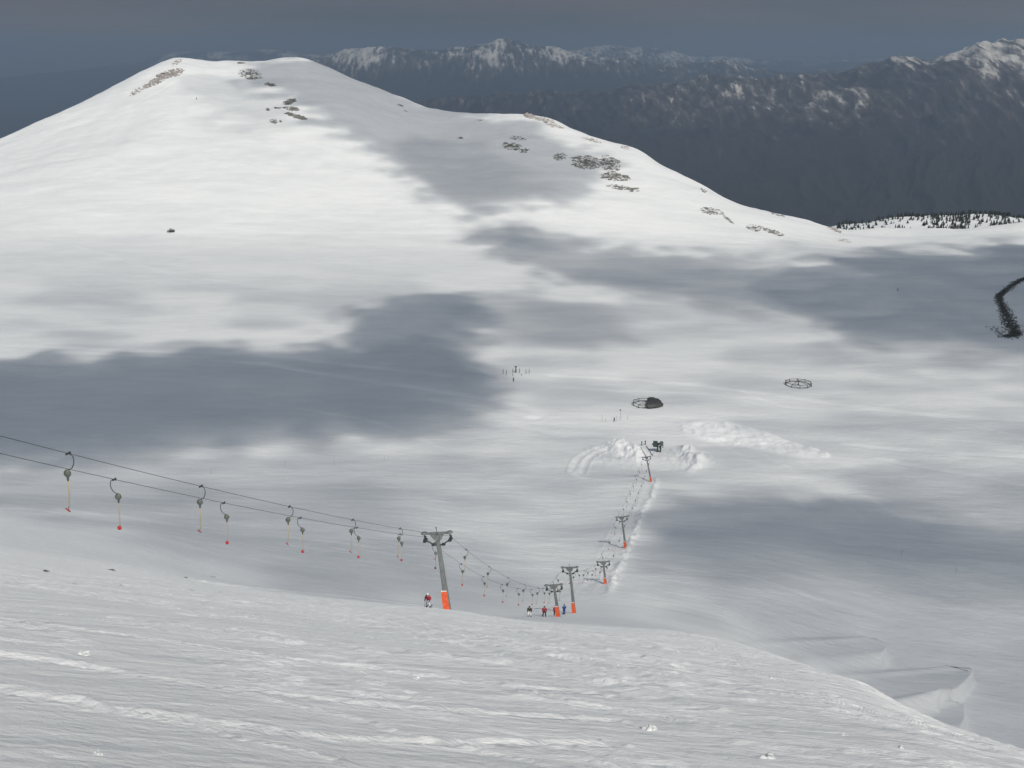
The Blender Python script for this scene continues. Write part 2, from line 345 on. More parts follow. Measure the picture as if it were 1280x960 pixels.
# extra scattered tracks
R_ = random.Random(5)
for i in range(16):
    u0 = R_.uniform(60, 1150); v0 = R_.uniform(300, 520); TR.append(([(u0, v0), (u0+R_.uniform(60, 120), v0+R_.uniform(4, 22)), (u0+R_.uniform(150, 260), v0+R_.uniform(10, 50))], R_.uniform(.9, 1.8), .06, R_.uniform(.12, .3)))
for p, wd, dp, br in TR:
    D = line_dist(smooth_line(p), 120 if p[0][1] < 620 else (60 if p[-1][1] < 760 or wd >= .8 else 5))
    brk = .55 + .6*fbm(Xg/14, Yg/14, 2, 21)
    dp *= 1.5; Zg -= dp * np.exp(-(D/wd)**2)
    Zg += abs(dp)*.6 * np.exp(-((D-wd*1.5)/(wd*.35))**2)
    fresh_lit += 1.8*br * np.exp(-(D/wd)**2) * np.clip(brk, .25, 1)
# groomer heaps round the bottom station
lump = ridged(Xg/2.2, Yg/2.6, 4, 31)
def heap(pts, width, h, rough=.5, br=.7):
    global Zg, fresh_lit
    D = line_dist(smooth_line(pts), 350); k = np.exp(-(D/width)**2)
    Zg = Zg + h*k*(1-rough+rough*2*(lump-.35)); fresh_lit = fresh_lit + br*sstep(.15, .7, k)
def mound(cu, cv, ru, rv_, rot, h, br):
    global Zg, fresh_lit
    k = blob(cu, cv, ru, rv_, rot)*(Yg > 350); n_ = ridged(Xg/3.0, Yg/4.5, 5, 36)
    Zg = Zg + h*sstep(.12, .9, k)*(.55+1.1*(n_-.5)) + .35*sstep(.1, .5, k)*(1-sstep(.5, .9, k))*(ridged(Xg/1.2, Yg/2, 3, 37)-.5)
    fresh_lit = fresh_lit + br*sstep(.12, .6, k)
mound(772, 569, 46, 15, .05, 1.3, .45); mound(862, 574, 36, 14, .1, 1.2, .5); mound(783, 563, 24, 9, .25, 2.3, .8); mound(770, 556, 14, 5, -.2, 1.2, .6); mound(796, 572, 10, 8, .6, 1.3, .7)
mound(866, 574, 20, 8, .5, 2.2, .8); mound(858, 563, 12, 6, .3, 1.3, .5); mound(872, 583, 14, 5, -.5, 1.4, .8)
k = np.clip(blob(900, 541, 52, 13, .12) + blob(960, 555, 45, 9, .25) + blob(1010, 566, 25, 5, .15), 0, 1); k = sstep(.22, .5, k)*(Yg > 350)
Zg += k * (.6 + 1.3*(ridged(Xg/4.5, Yg/7, 4, 33)-.55)); fresh_lit += 1.0*k*(.8+.5*fbm(Xg/4, Yg/9, 3, 34))
# worn drag track below the cable, with a thrown up berm on its right
rel = (Xg-T0[0])*LN[0] + (Yg-T0[1])*LN[1]; al = (Xg-T0[0])*LD[0] + (Yg-T0[1])*LD[1]
tw = sstep(120, 150, al)*sstep(300, 288, al)
wob = .6*fbm(al/20, al*0, 2, 41)
Zg += tw * (.62*np.exp(-((rel-3.6-2*wob)/1.0)**2)*sstep(.42, .8, ridged(Xg/2.2, Yg/3.2, 3, 42))*1.4 + .14*np.exp(-((rel+3.4+wob)/.5)**2)*sstep(-.1, .4, fbm(Xg/3, Yg/6, 2, 44)) - .06*np.exp(-((rel+1.0)/.5)**2) - .06*np.exp(-((rel-1.1)/.5)**2))
fresh_lit += tw * (.9*np.exp(-((rel-3.6-2*wob)/1.3)**2)*sstep(-.2, .3, fbm(Xg/2, Yg/5, 3, 45)) + .35*np.exp(-((rel+3.4+wob)/.5)**2))
Zg -= tw*.14*sstep(.2, .6, fbm(Xg/.8, Yg/2.5, 2, 43))*np.exp(-((rel+.5)/3)**4)
# wind drifts with sharp lee lips in the gully on the right
def drift(xl, vs, L, h, soft=3.5):
    global Zg
    lip = pchip1([p[0] for p in vs], [p[1] for p in vs], Vg) + xl
    d = lip - Ug; r = np.where(d > 0, np.clip(1-d/L, 0, 1)**1.4, np.exp(-(d/soft)**2))
    win = sstep(vs[0][0]-9, vs[0][0]+5, Vg)*sstep(vs[-1][0]+12, vs[-1][0]-5, Vg)
    Zg = Zg + h*r*win*(Yg > 165)*(Yg < 330)
drift(0, [(805, 1075), (812, 1098), (822, 1106), (832, 1100)], 175, 2.4, 4.5)
drift(0, [(844, 1180), (852, 1214), (864, 1208), (876, 1196), (889, 1170)], 165, 3.0, 3.0)
drift(0, [(884, 1186), (896, 1204), (910, 1204), (922, 1200)], 95, 2.4, 3.2)
Zg += sstep(180, 205, Yg)*sstep(300, 240, Yg)*.35*blob(1010, 800, 70, 25)*ridged((Xg+Yg*.5)/1.6, Yg/8, 3, 51)

Zcur = Zg
height = build_lookup(Zg)
fresh_lit = np.clip(fresh_lit, 0, 1)
slope = grid_mesh('snow_terrain', Xg, Yg, Zg, M['snow'], {'fresh_lit': fresh_lit})

# the mountainside carries on behind and beside the viewpoint
xs = np.linspace(-420, 420, 60); ys = np.linspace(-340, 2.2, 50)
X2, Y2 = np.meshgrid(xs, ys)
Z2 = -1.75 - .456*Y2 - .13*np.clip(X2, -60, 60) + 1.5*fbm(X2/50, Y2/50, 3, 60)*sstep(5, 40, np.hypot(X2, Y2))
grid_mesh('snow_slope', X2, Y2, Z2-.12, M['snow'], {'fresh_lit': X2*0})

# ------------------------------------------------------------------ far valley and mountain ranges
UM = np.concatenate([-260-np.geomspace(5, 1100, 30)[::-1], np.arange(-260, 1560, 1.5), 1560+np.geomspace(5, 1100, 30)])
def Zr(Y, z): return [(u, Y, ('z', z)) for u in (-1400, 0, 640, 1280, 2700)]
mk = [
 Zr(2300, -790), Zr(3800, -770),
 [(-1400, 5600, ('z', -770)), (400, 5600, ('z', -765)), (640, 5600, ('z', -750)), (900, 5400, ('z', -735)), (1280, 5200, ('z', -690)), (2700, 5200, ('z', -650))],
 [(-1400, 7600, ('z', -760)), (300, 7600, ('z', -755)), (520, 7800, ('z', -640)), (640, 7700, ('z', -520)), (800, 7300, ('z', -430)), (1000, 7000, ('z', -400)), (1280, 6700, ('z', -310)), (2700, 6700, ('z', -300))],
 [(-1400, 9200, ('z', -750)), (250, 9200, ('z', -740)), (420, 9200, 160), (520, 9100, 122), (600, 9000, 118), (650, 8900, 121), (700, 8800, 120), (800, 8600, 109), (900, 8500, 102), (950, 8400, 98), (1000, 8300, 97), (1050, 8200, 90), (1100, 8100, 80), (1125, 8100, 74), (1160, 8000, 80), (1190, 8000, 74), (1222, 8000, 65), (1245, 8000, 64), (1280, 8000, 56), (1500, 8000, 60), (2700, 8000, 90)],
 [(-1400, 10800, ('z', -740)), (400, 10800, ('z', -700)), (640, 10800, ('z', -520)), (900, 10500, ('z', -480)), (1280, 10000, ('z', -300)), (2700, 10000, ('z', -300))],
 [(-1400, 13000, ('z', -730)), (200, 13000, ('z', -700)), (330, 13000, 100), (380, 13000, 80), (420, 13000, 66), (460, 13000, 58), (500, 13000, 61), (550, 13000, 62), (590, 13000, 58), (633, 13000, 50), (665, 13000, 56), (700, 13000, 63), (730, 13000, 69), (770, 13000, 73), (830, 13200, 80), (870, 13300, 80), (905, 13400, 75), (950, 13500, 84), (1000, 13500, 88), (1280, 13500, 90), (2700, 13500, 100)],
 Zr(15500, -640),
 [(-1400, 20000, 112), (-200, 20000, 104), (0, 20000, 96), (120, 20000, 83), (200, 20000, 71), (240, 20000, 65), (300, 20000, 63), (350, 20000, 61), (400, 20000, 68), (500, 20000, 66), (600, 20000, 70), (700, 20000, 64), (760, 20000, 57), (800, 20000, 57), (840, 20000, 64), (900, 20000, 71), (1000, 20000, 76), (1100, 20000, 73), (1280, 20000, 72), (2700, 20000, 90)],
 Zr(22500, -700),
]
Ym, Qm = make_grid(mk, UM, [6, 20, 80, 120, 40, 60, 30, 40, 10])
Xm = Ym*((UM-640)/F)[None, :]*(CP-Qm*SP); Zm = Qm*Ym
VM = v_of_q(Qm)
rise = sstep(-760, -420, Zm)
wX = Xm + 300*fbm(Xm/1500, Ym/1500, 2, 72)
rg = ridged(wX/900, Ym/1500, 6, 70)
fr_ = 1-.55*sstep(10500, 11500, Ym)
Zm += fr_*(.15+.85*rise)*(rg-.68)*190*sstep(4000, 6500, Ym)
Zm += fr_*rise*(ridged(wX/260, Ym/700, 4, 75)-.6)*85
Zm += fr_*36*(ridged(wX/110, Ym/300, 4, 73)-.6)
def far_mat():
    m, N, L, b = new_mat('far mountainside')
    b.inputs['Roughness'].default_value = .95; b.inputs['Specular IOR Level'].default_value = .1
    at = N.new('ShaderNodeAttribute'); at.attribute_name = 'snow'
    tc = N.new('ShaderNodeTexCoord')
    mp = N.new('ShaderNodeMapping'); mp.inputs['Scale'].default_value = (.022, .004, .007); L.new(tc.outputs['Object'], mp.inputs['Vector'])
    nz = N.new('ShaderNodeTexNoise'); nz.inputs['Scale'].default_value = 1; nz.inputs['Detail'].default_value = 8; nz.inputs['Roughness'].default_value = .7
    L.new(mp.outputs['Vector'], nz.inputs['Vector'])
    nm = N.new('ShaderNodeMath'); nm.operation = 'MULTIPLY_ADD'; nm.inputs[1].default_value = 2.6; nm.inputs[2].default_value = -.85; L.new(nz.outputs['Fac'], nm.inputs[0])
    ad = N.new('ShaderNodeMath'); ad.operation = 'ADD'; L.new(at.outputs['Fac'], ad.inputs[0]); L.new(nm.outputs[0], ad.inputs[1])
    r = N.new('ShaderNodeValToRGB'); e = r.color_ramp.elements
    e[0].position = .0; e[0].color = (.035, .032, .03, 1); e[1].position = 1; e[1].color = (.72, .68, .62, 1)
    for p_, c_ in ((.45, (.035, .031, .030, 1)), (.62, (.075, .062, .055, 1)), (.74, (.14, .125, .115, 1)), (.84, (.42, .39, .35, 1))):
        x = e.new(p_); x.color = c_
    sc = N.new('ShaderNodeMath'); sc.operation = 'MULTIPLY'; sc.inputs[1].default_value = .62
    L.new(ad.outputs[0], sc.inputs[0]); L.new(sc.outputs[0], r.inputs['Fac']); L.new(r.outputs['Color'], b.inputs['Base Color'])
    return m
alt = sstep(-330, 60, Zm)
zline = sstep(-560, -230, Zm)*(Ym < 11000)*.72 + sstep(-350, 50, Zm)*(Ym >= 11000)
snowa = zline*.75 + .75*fbm(wX/350, Ym/900, 4, 80)*zline + .35*(rg-.6)*zline - .05
pl = np.exp(-(((UM[None, :]-1150)/45)**2+((VM-76)/5)**2))*(Ym < 9000) + .8*np.exp(-(((UM[None, :]-1235)/40)**2+((VM-80)/16)**2))*(Ym < 9000)
snowa = np.clip(.72*snowa + .13*zline*(Ym < 11000) + (.24*pl) + .10*(Ym >= 11000)*sstep(-500, -200, Zm) + .16*(Ym >= 11000)*sstep(-350, 0, Zm) + .30*sstep(-170, 40, Zm)*(Ym < 11000) + .35*(ridged(wX/110, Ym/300, 4, 73)-.6)*zline, -.3, 1.0)
grid_mesh('mountains', Xm, Ym, Zm, far_mat(), {'snow': snowa})

# ------------------------------------------------------------------ light
SAZ = math.radians(21); SEL = math.radians(46)
S = np.array([math.sin(SAZ)*math.cos(SEL), -math.cos(SAZ)*math.cos(SEL), math.sin(SEL)])   # towards the sun
sun = bpy.data.lights.new('sun', 'SUN'); sun.energy = 3.55; sun.angle = math.radians(.5); sun.color = (1, .955, .868)
so = bpy.data.objects.new('sun', sun); COL.objects.link(so)
from mathutils import Vector, Matrix
so.rotation_euler = Vector(S.tolist()).to_track_quat('Z', 'Y').to_euler(); so.location = (S*200).tolist()
world = bpy.data.worlds.new('World'); scn.world = world; world.use_nodes = True
N = world.node_tree.nodes; L = world.node_tree.links; bg = N['Background']
sky = N.new('ShaderNodeTexSky'); sky.sky_type = 'NISHITA'; sky.sun_disc = False
sky.sun_elevation = SEL; sky.sun_rotation = math.atan2(S[0], S[1]); sky.altitude = 2000
tc = N.new('ShaderNodeTexCoord'); sep = N.new('ShaderNodeSeparateXYZ'); L.new(tc.outputs['Generated'], sep.inputs[0])
nz = N.new('ShaderNodeTexNoise'); nz.inputs['Scale'].default_value = 3.0; nz.inputs['Detail'].default_value = 6
mp = N.new('ShaderNodeMapping'); mp.inputs['Scale'].default_value = (1, 1, 9); L.new(tc.outputs['Generated'], mp.inputs['Vector']); L.new(mp.outputs['Vector'], nz.inputs['Vector'])
# storm cloud: grey, heaviest low down
cr = N.new('ShaderNodeValToRGB'); ce = cr.color_ramp.elements
ce[0].position = .0; ce[0].color = (2.0, 2.05, 2.2, 1); ce[1].position = 1; ce[1].color = (3.15, 4.0, 4.7, 1)
for p_, c_ in ((.06, (2.2, 2.3, 2.5, 1)), (.14, (2.2, 2.45, 2.8, 1)), (.45, (2.8, 3.55, 4.3, 1))):
    x = ce.new(p_); x.color = c_
L.new(sep.outputs['Z'], cr.inputs['Fac'])
cv = N.new('ShaderNodeMix'); cv.data_type = 'RGBA'; cv.blend_type = 'MULTIPLY'; cv.inputs['Factor'].default_value = 1
cr2 = N.new('ShaderNodeValToRGB'); cr2.color_ramp.elements[0].position = .3; cr2.color_ramp.elements[0].color = (.76, .82, .88, 1)
cr2.color_ramp.elements[1].position = .7; cr2.color_ramp.elements[1].color = (1.16, 1.07, 1.03, 1)
L.new(nz.outputs['Fac'], cr2.inputs['Fac']); L.new(cr.outputs['Color'], cv.inputs['A']); L.new(cr2.outputs['Color'], cv.inputs['B'])
mx = N.new('ShaderNodeMix'); mx.data_type = 'RGBA'
mr = N.new('ShaderNodeMapRange'); mr.inputs['From Min'].default_value = .15; mr.inputs['From Max'].default_value = .6; mr.inputs['To Max'].default_value = .45
L.new(sep.outputs['Z'], mr.inputs['Value']); L.new(mr.outputs['Result'], mx.inputs['Factor'])
L.new(cv.outputs['Result'], mx.inputs['A']); L.new(sky.outputs['Color'], mx.inputs['B']); L.new(mx.outputs['Result'], bg.inputs['Color'])
bg.inputs['Strength'].default_value = .068

# ------------------------------------------------------------------ clouds overhead whose shadows lie on the basin
MW, MH = 640, 480
def poly_mask(pts):
    yy, xx = np.mgrid[0:MH, 0:MW]; xx = xx*2.; yy = yy*2.
    xx2 = xx + 14*fbm(xx/70, yy/25, 3, 90); yy2 = yy + 5*fbm(xx/60, yy/25, 3, 93)
    ins = np.zeros((MH, MW), bool); n = len(pts)
    for i in range(n):
        x0, y0 = pts[i]; x1, y1 = pts[(i+1) % n]
        if y0 == y1: continue
        c = ((yy2 >= min(y0, y1)) & (yy2 < max(y0, y1))); xi = x0 + (yy2-y0)*(x1-x0)/(y1-y0)
        ins ^= c & (xx2 < xi)
    return ins.astype(float)
def blur(a, sx, sy):
    for ax, s in ((1, sx), (0, sy)):
        if s < .5: continue
        r = int(3*s); k = np.exp(-.5*(np.arange(-r, r+1)/s)**2); k /= k.sum()
        a = np.apply_along_axis(lambda v: np.convolve(np.pad(v, r, mode='edge'), k, 'valid'), ax, a)
    return a
SH = [  # drawn shadow outline that shapes the clouds, depth, softness
 ([(-40, 462), (60, 455), (130, 448), (200, 440), (250, 436), (330, 440), (420, 440), (500, 430), (600, 440), (640, 470), (635, 500), (600, 525), (540, 545), (400, 548), (330, 556), (250, 568), (150, 574), (80, 580), (-40, 585)], .90, 17, 6),
 ([(405, 450), (415, 415), (440, 392), (500, 376), (560, 369), (600, 376), (612, 400), (590, 430), (600, 460), (500, 470)], .82, 14, 4),
 ([(560, 375), (640, 360), (720, 370), (790, 400), (800, 425), (740, 440), (690, 432), (640, 440), (590, 430)], .42, 14, 5),
 ([(600, 290), (680, 300), (800, 318), (900, 322), (960, 330), (1100, 320), (1180, 312), (1320, 300), (1320, 455), (1240, 450), (1150, 445), (1060, 425), (980, 400), (880, 380), (760, 368), (640, 340)], .60, 12, 5),
 ([(900, 350), (1000, 340), (1100, 330), (1200, 318), (1320, 306), (1320, 445), (1200, 435), (1080, 415), (960, 385)], .68, 14, 6),
 ([(285, 70), (400, 70), (480, 105), (590, 135), (700, 165), (770, 215), (740, 245), (690, 262), (640, 258), (600, 265), (560, 262), (520, 225), (470, 195), (410, 165), (370, 120), (300, 105)], .56, 10, 5),
 ([(500, 170), (600, 190), (690, 235), (680, 258), (640, 262), (600, 268), (565, 262), (530, 225)], .35, 10, 6),
 ([(200, 90), (330, 90), (390, 140), (340, 165), (270, 150)], .22, 12, 6),
 ([(590, 262), (650, 268), (680, 330), (640, 345), (600, 320)], .35, 12, 5),
 ([(822, 628), (900, 625), (1000, 632), (1100, 645), (1200, 665), (1320, 690), (1320, 760), (1180, 740), (1060, 720), (960, 720), (880, 715), (840, 690), (815, 660)], .60, 8, 4),
 ([(800, 650), (900, 640), (1100, 650), (1300, 660), (1340, 980), (1200, 990), (1100, 930), (1040, 870), (970, 815), (900, 775), (840, 745), (800, 705)], .50, 26, 12),
 ([(780, 640), (860, 640), (860, 760), (800, 740), (740, 745), (760, 700)], .22, 20, 10),
 ([(1060, 590), (1180, 585), (1320, 600), (1320, 650), (1100, 650)], .45, 18, 5),
 ([(1100, 520), (1320, 530), (1320, 560), (1180, 552)], .22, 18, 4),
 ([(-40, 590), (100, 580), (260, 570), (420, 560), (560, 556), (640, 560), (610, 600), (540, 640), (560, 690), (660, 700), (690, 740), (600, 762), (400, 745), (300, 728), (150, 660), (-40, 640)], .30, 18, 9),
 ([(320, 690), (420, 670), (520, 690), (640, 720), (680, 752), (560, 760), (420, 748), (330, 732)], .22, 16, 8),
 ([(250, 610), (420, 600), (560, 640), (520, 670), (380, 660), (280, 640)], .14, 14, 7),
 ([(960, 300), (1010, 300), (1100, 315), (1060, 330), (960, 325)], .3, 10, 4),
 ([(1000, 430), (1100, 440), (1320, 455), (1320, 480), (1150, 470), (1020, 450)], .3, 14, 5),
]
yq, xq = np.mgrid[0:MH, 0:MW]; STR = fbm(xq*2/95, yq*2/13+xq*2/400, 5, 98, .6)
WSP = fbm(xq*2/46, yq*2/9+xq*2/260, 5, 99, .62)*1.3 + .4*fbm(xq*2/120, yq*2/30, 2, 95)
trans = np.ones((MH, MW))
for pts, d, bx, by in SH:
    f_ = np.clip(blur(poly_mask(pts), bx*1.15, by*1.15), 0, 1); mk_ = sstep(.12, .88, f_ + 1.5*WSP*f_*(1-f_)*(1.9 if d > .8 else 2.3))
    if min(p[1] for p in pts) > 280 and d < .7: mk_ = mk_*(1+.5*STR)
    trans *= 1 - np.clip(d*mk_, 0, .96)
yy, xx = np.mgrid[0:MH, 0:MW]; st = fbm(xx*2/120, yy*2/16, 4, 97)
region = sstep(330, 380, yy*2.)*sstep(720, 640, yy*2.)
trans *= 1 - (.19 + region*.28*sstep(-.15, .5, st))*sstep(270, 330, yy*2.)  # even veil added to the cloud to dim sunlight on the basin
DENS = .045
CH = 480.0
gx = np.arange(-760, 1150, 4.5); gy = np.arange(-760, 1420, 4.5)
CX, CYg = np.meshgrid(gx, gy)
zg = np.full(CX.shape, -140.0)
for it in range(7):
    k = (CH - zg)/S[2]; gxp = CX - S[0]*k; gyp = CYg - S[1]*k
    zn = height(gxp.ravel(), gyp.ravel()).reshape(CX.shape); zg = zg*.4 + zn*.6
k = (CH - zg)/S[2]; gxp = CX - S[0]*k; gyp = CYg - S[1]*k
qq = zg/np.maximum(gyp, 1); pu = 640 + F*gxp/(np.maximum(gyp, 1)*(CP-qq*SP)); pv = v_of_q(qq)
iu = np.clip(pu/2, 0, MW-1.001); iv = np.clip(pv/2, 0, MH-1.001)
a0 = iu.astype(int); b0 = iv.astype(int); fu = iu-a0; fv = iv-b0; a1 = np.minimum(a0+1, MW-1); b1 = np.minimum(b0+1, MH-1)
tr = (trans[b0, a0]*(1-fu)+trans[b0, a1]*fu)*(1-fv)+(trans[b1, a0]*(1-fu)+trans[b1, a1]*fu)*fv
wfade = sstep(120, 165, gyp)*sstep(1900, 1750, gyp)*sstep(-380, -120, pu)*sstep(1700, 1400, pu)
# a sight line in the near slope hides part of the gully: keep the near slope itself in the sun
tau = -np.log(np.clip(tr, .03, 1))*wfade
thick = tau/DENS/ (1/ S[2]) ; thick[thick < .12] = 0
thick[0] = thick[-1] = 0; thick[:, 0] = thick[:, -1] = 0
def cloud_mesh(thick, CX, CYg, CH):
    nr, nc = thick.shape; idx = np.arange(nr*nc).reshape(nr, nc)
    cell = (thick[:-1, :-1] > 0) | (thick[:-1, 1:] > 0) | (thick[1:, 1:] > 0) | (thick[1:, :-1] > 0)
    fa = np.stack([idx[:-1, :-1], idx[:-1, 1:], idx[1:, 1:], idx[1:, :-1]], -1)[cell]
    used = np.unique(fa); mapT = -np.ones(nr*nc, int); mapT[used] = np.arange(len(used))
    t = thick.ravel()[used]; rim = t <= 0
    mapB = mapT.copy(); nb = np.where(~rim)[0]; mapB[used[nb]] = len(used)+np.arange(len(nb))
    x = CX.ravel()[used]; y = CYg.ravel()[used]
    top = np.stack([x, y, CH+t*.65], -1); bot = np.stack([x[nb], y[nb], CH-t[nb]*.35], -1)
    co = np.concatenate([top, bot]).astype(np.float32); f = np.concatenate([mapT[fa], mapB[fa][:, ::-1]]).astype(np.int32)
    me = bpy.data.meshes.new('cloud'); me.vertices.add(len(co)); me.vertices.foreach_set('co', co.ravel())
    me.loops.add(f.size); me.loops.foreach_set('vertex_index', f.ravel())
    me.polygons.add(len(f)); me.polygons.foreach_set('loop_start', np.arange(0, f.size, 4, dtype=np.int32))
    me.polygons.foreach_set('use_smooth', np.ones(len(f), bool)); me.update(calc_edges=True); return me
def vol_mat(name, col, dens, an=0., absorb=None):
    m = bpy.data.materials.new(name); m.use_nodes = True; n = m.node_tree.nodes
    n.remove(n['Principled BSDF']); v = n.new('ShaderNodeVolumePrincipled')
    v.inputs['Color'].default_value = (*col, 1); v.inputs['Density'].default_value = dens; v.inputs['Anisotropy'].default_value = an
    m.node_tree.links.new(v.outputs[0], n['Material Output'].inputs['Volume']); return m
cm = cloud_mesh(thick, CX, CYg, CH); cm.materials.append(vol_mat('cloud vapour', (.95, .95, .96), DENS, .5))
co_ = bpy.data.objects.new('clouds', cm); COL.objects.link(co_); co_['kind'] = 'structure'

# ------------------------------------------------------------------ haze
def haze_box():
    x0, x1, y0, y1, z0, z1 = -16500, 16500, -700, 22900, -1150, 240
    v = [(x, y, z) for x in (x0, x1) for y in (y0, y1) for z in (z0, z1)]
    f = [(0, 1, 3, 2), (4, 6, 7, 5), (0, 4, 5, 1), (2, 3, 7, 6), (0, 2, 6, 4), (1, 5, 7, 3)]
    me = bpy.data.meshes.new('haze'); me.from_pydata(v, [], f); me.materials.append(vol_mat('haze', (.60, .78, 1.0), 1.12e-4, .36))
    o = bpy.data.objects.new('haze', me); COL.objects.link(o); o['kind'] = 'stuff'
haze_box()

# ------------------------------------------------------------------ small mesh kit
class MB:
    def __init__(s): s.v = []; s.f = []; s.m = []; s.sm = []
    def add(s, v, f, mi=0, smooth=False):
        n = len(s.v); s.v += [tuple(map(float, p)) for p in v]; s.f += [tuple(i+n for i in q) for q in f]; s.m += [mi]*len(f); s.sm += [smooth]*len(f)
    def box(s, c, size, rot=None, mi=0, taper=1.0):
        hx, hy, hz = [k/2 for k in size]; v = []
        for z in (-1, 1):
            t = taper if z > 0 else 1
            for x, y in ((-1, -1), (1, -1), (1, 1), (-1, 1)): v.append(Vector((x*hx*t, y*hy*t, z*hz)))
        if rot is not None: v = [rot @ p for p in v]
        s.add([p+Vector(c) for p in v], [(3, 2, 1, 0), (4, 5, 6, 7), (0, 1, 5, 4), (1, 2, 6, 5), (2, 3, 7, 6), (3, 0, 4, 7)], mi)
    def tube(s, pts, r, n=8, mi=0, caps=True):
        pts = [Vector(p) for p in pts]; rs = r if isinstance(r, (list, tuple)) else [r]*len(pts); V = []; up = None
        for i, p in enumerate(pts):
            d = (pts[min(i+1, len(pts)-1)]-pts[max(i-1, 0)]).normalized()
            if up is None: up = d.orthogonal().normalized()
            up = (up-d*up.dot(d)).normalized(); w = d.cross(up)
            for k in range(n):
                a = 2*math.pi*k/n; V.append(p+(up*math.cos(a)+w*math.sin(a))*rs[i])
        Fc = [(i*n+k, i*n+(k+1) % n, (i+1)*n+(k+1) % n, (i+1)*n+k) for i in range(len(pts)-1) for k in range(n)]
        if caps: Fc += [tuple(range(n))[::-1], tuple((len(pts)-1)*n+k for k in range(n))]
        s.add(V, Fc, mi, True)
    def disc(s, c, axis, r, h, n=20, dish=0., mi=0):
        ax = Vector(axis).normalized(); c = Vector(c)
        s.tube([c-ax*h/2, c-ax*h*.3, c+ax*h*.3, c+ax*h/2], [r*.9, r, r, r*.9], n, mi)
    def ball(s, c, r, sub=2, mi=0, jit=0., seed=0):
        import bmesh
        bm = bmesh.new(); bmesh.ops.create_icosphere(bm, subdivisions=sub, radius=1); R = random.Random(seed)
        rr = r if isinstance(r, (list, tuple)) else (r, r, r)
        v = []
        for p in bm.verts:
            k = 1+jit*(R.random()-.5)*2; v.append((c[0]+p.co.x*rr[0]*k, c[1]+p.co.y*rr[1]*k, c[2]+p.co.z*rr[2]*k))
        f = [tuple(q.index for q in fc.verts) for fc in bm.faces]; bm.free(); s.add(v, f, mi, jit == 0)
    def mesh(s, name, mats):
        me = bpy.data.meshes.new(name); me.from_pydata(s.v, [], s.f)
        for m in (mats if isinstance(mats, list) else [mats]): me.materials.append(m)
        me.polygons.foreach_set('material_index', s.m); me.polygons.foreach_set('use_smooth', s.sm); me.update(); return me
    def build(s, name, mats, parent=None, label=None):
        o = bpy.data.objects.new(name, s.mesh(name, mats)); COL.objects.link(o)
        if parent: o.parent = parent
        if label: o['label'] = label
        return o
def tag(o, label, cat, group=None):
    o['label'] = label; o['category'] = cat
    if group: o['group'] = group
    return o
def empty(name, loc, rot=(0, 0, 0)):
    o = bpy.data.objects.new(name, None); COL.objects.link(o); o.location = tuple(float(k) for k in loc); o.rotation_euler = rot; o.empty_display_size = .3; return o
def copy_tree(o, parent=None):
    c = o.copy(); COL.objects.link(c); c.parent = parent
    for ch in list(o.children): copy_tree(ch, c)
    return c
def gz(x, y): return float(height(x, y)[0])

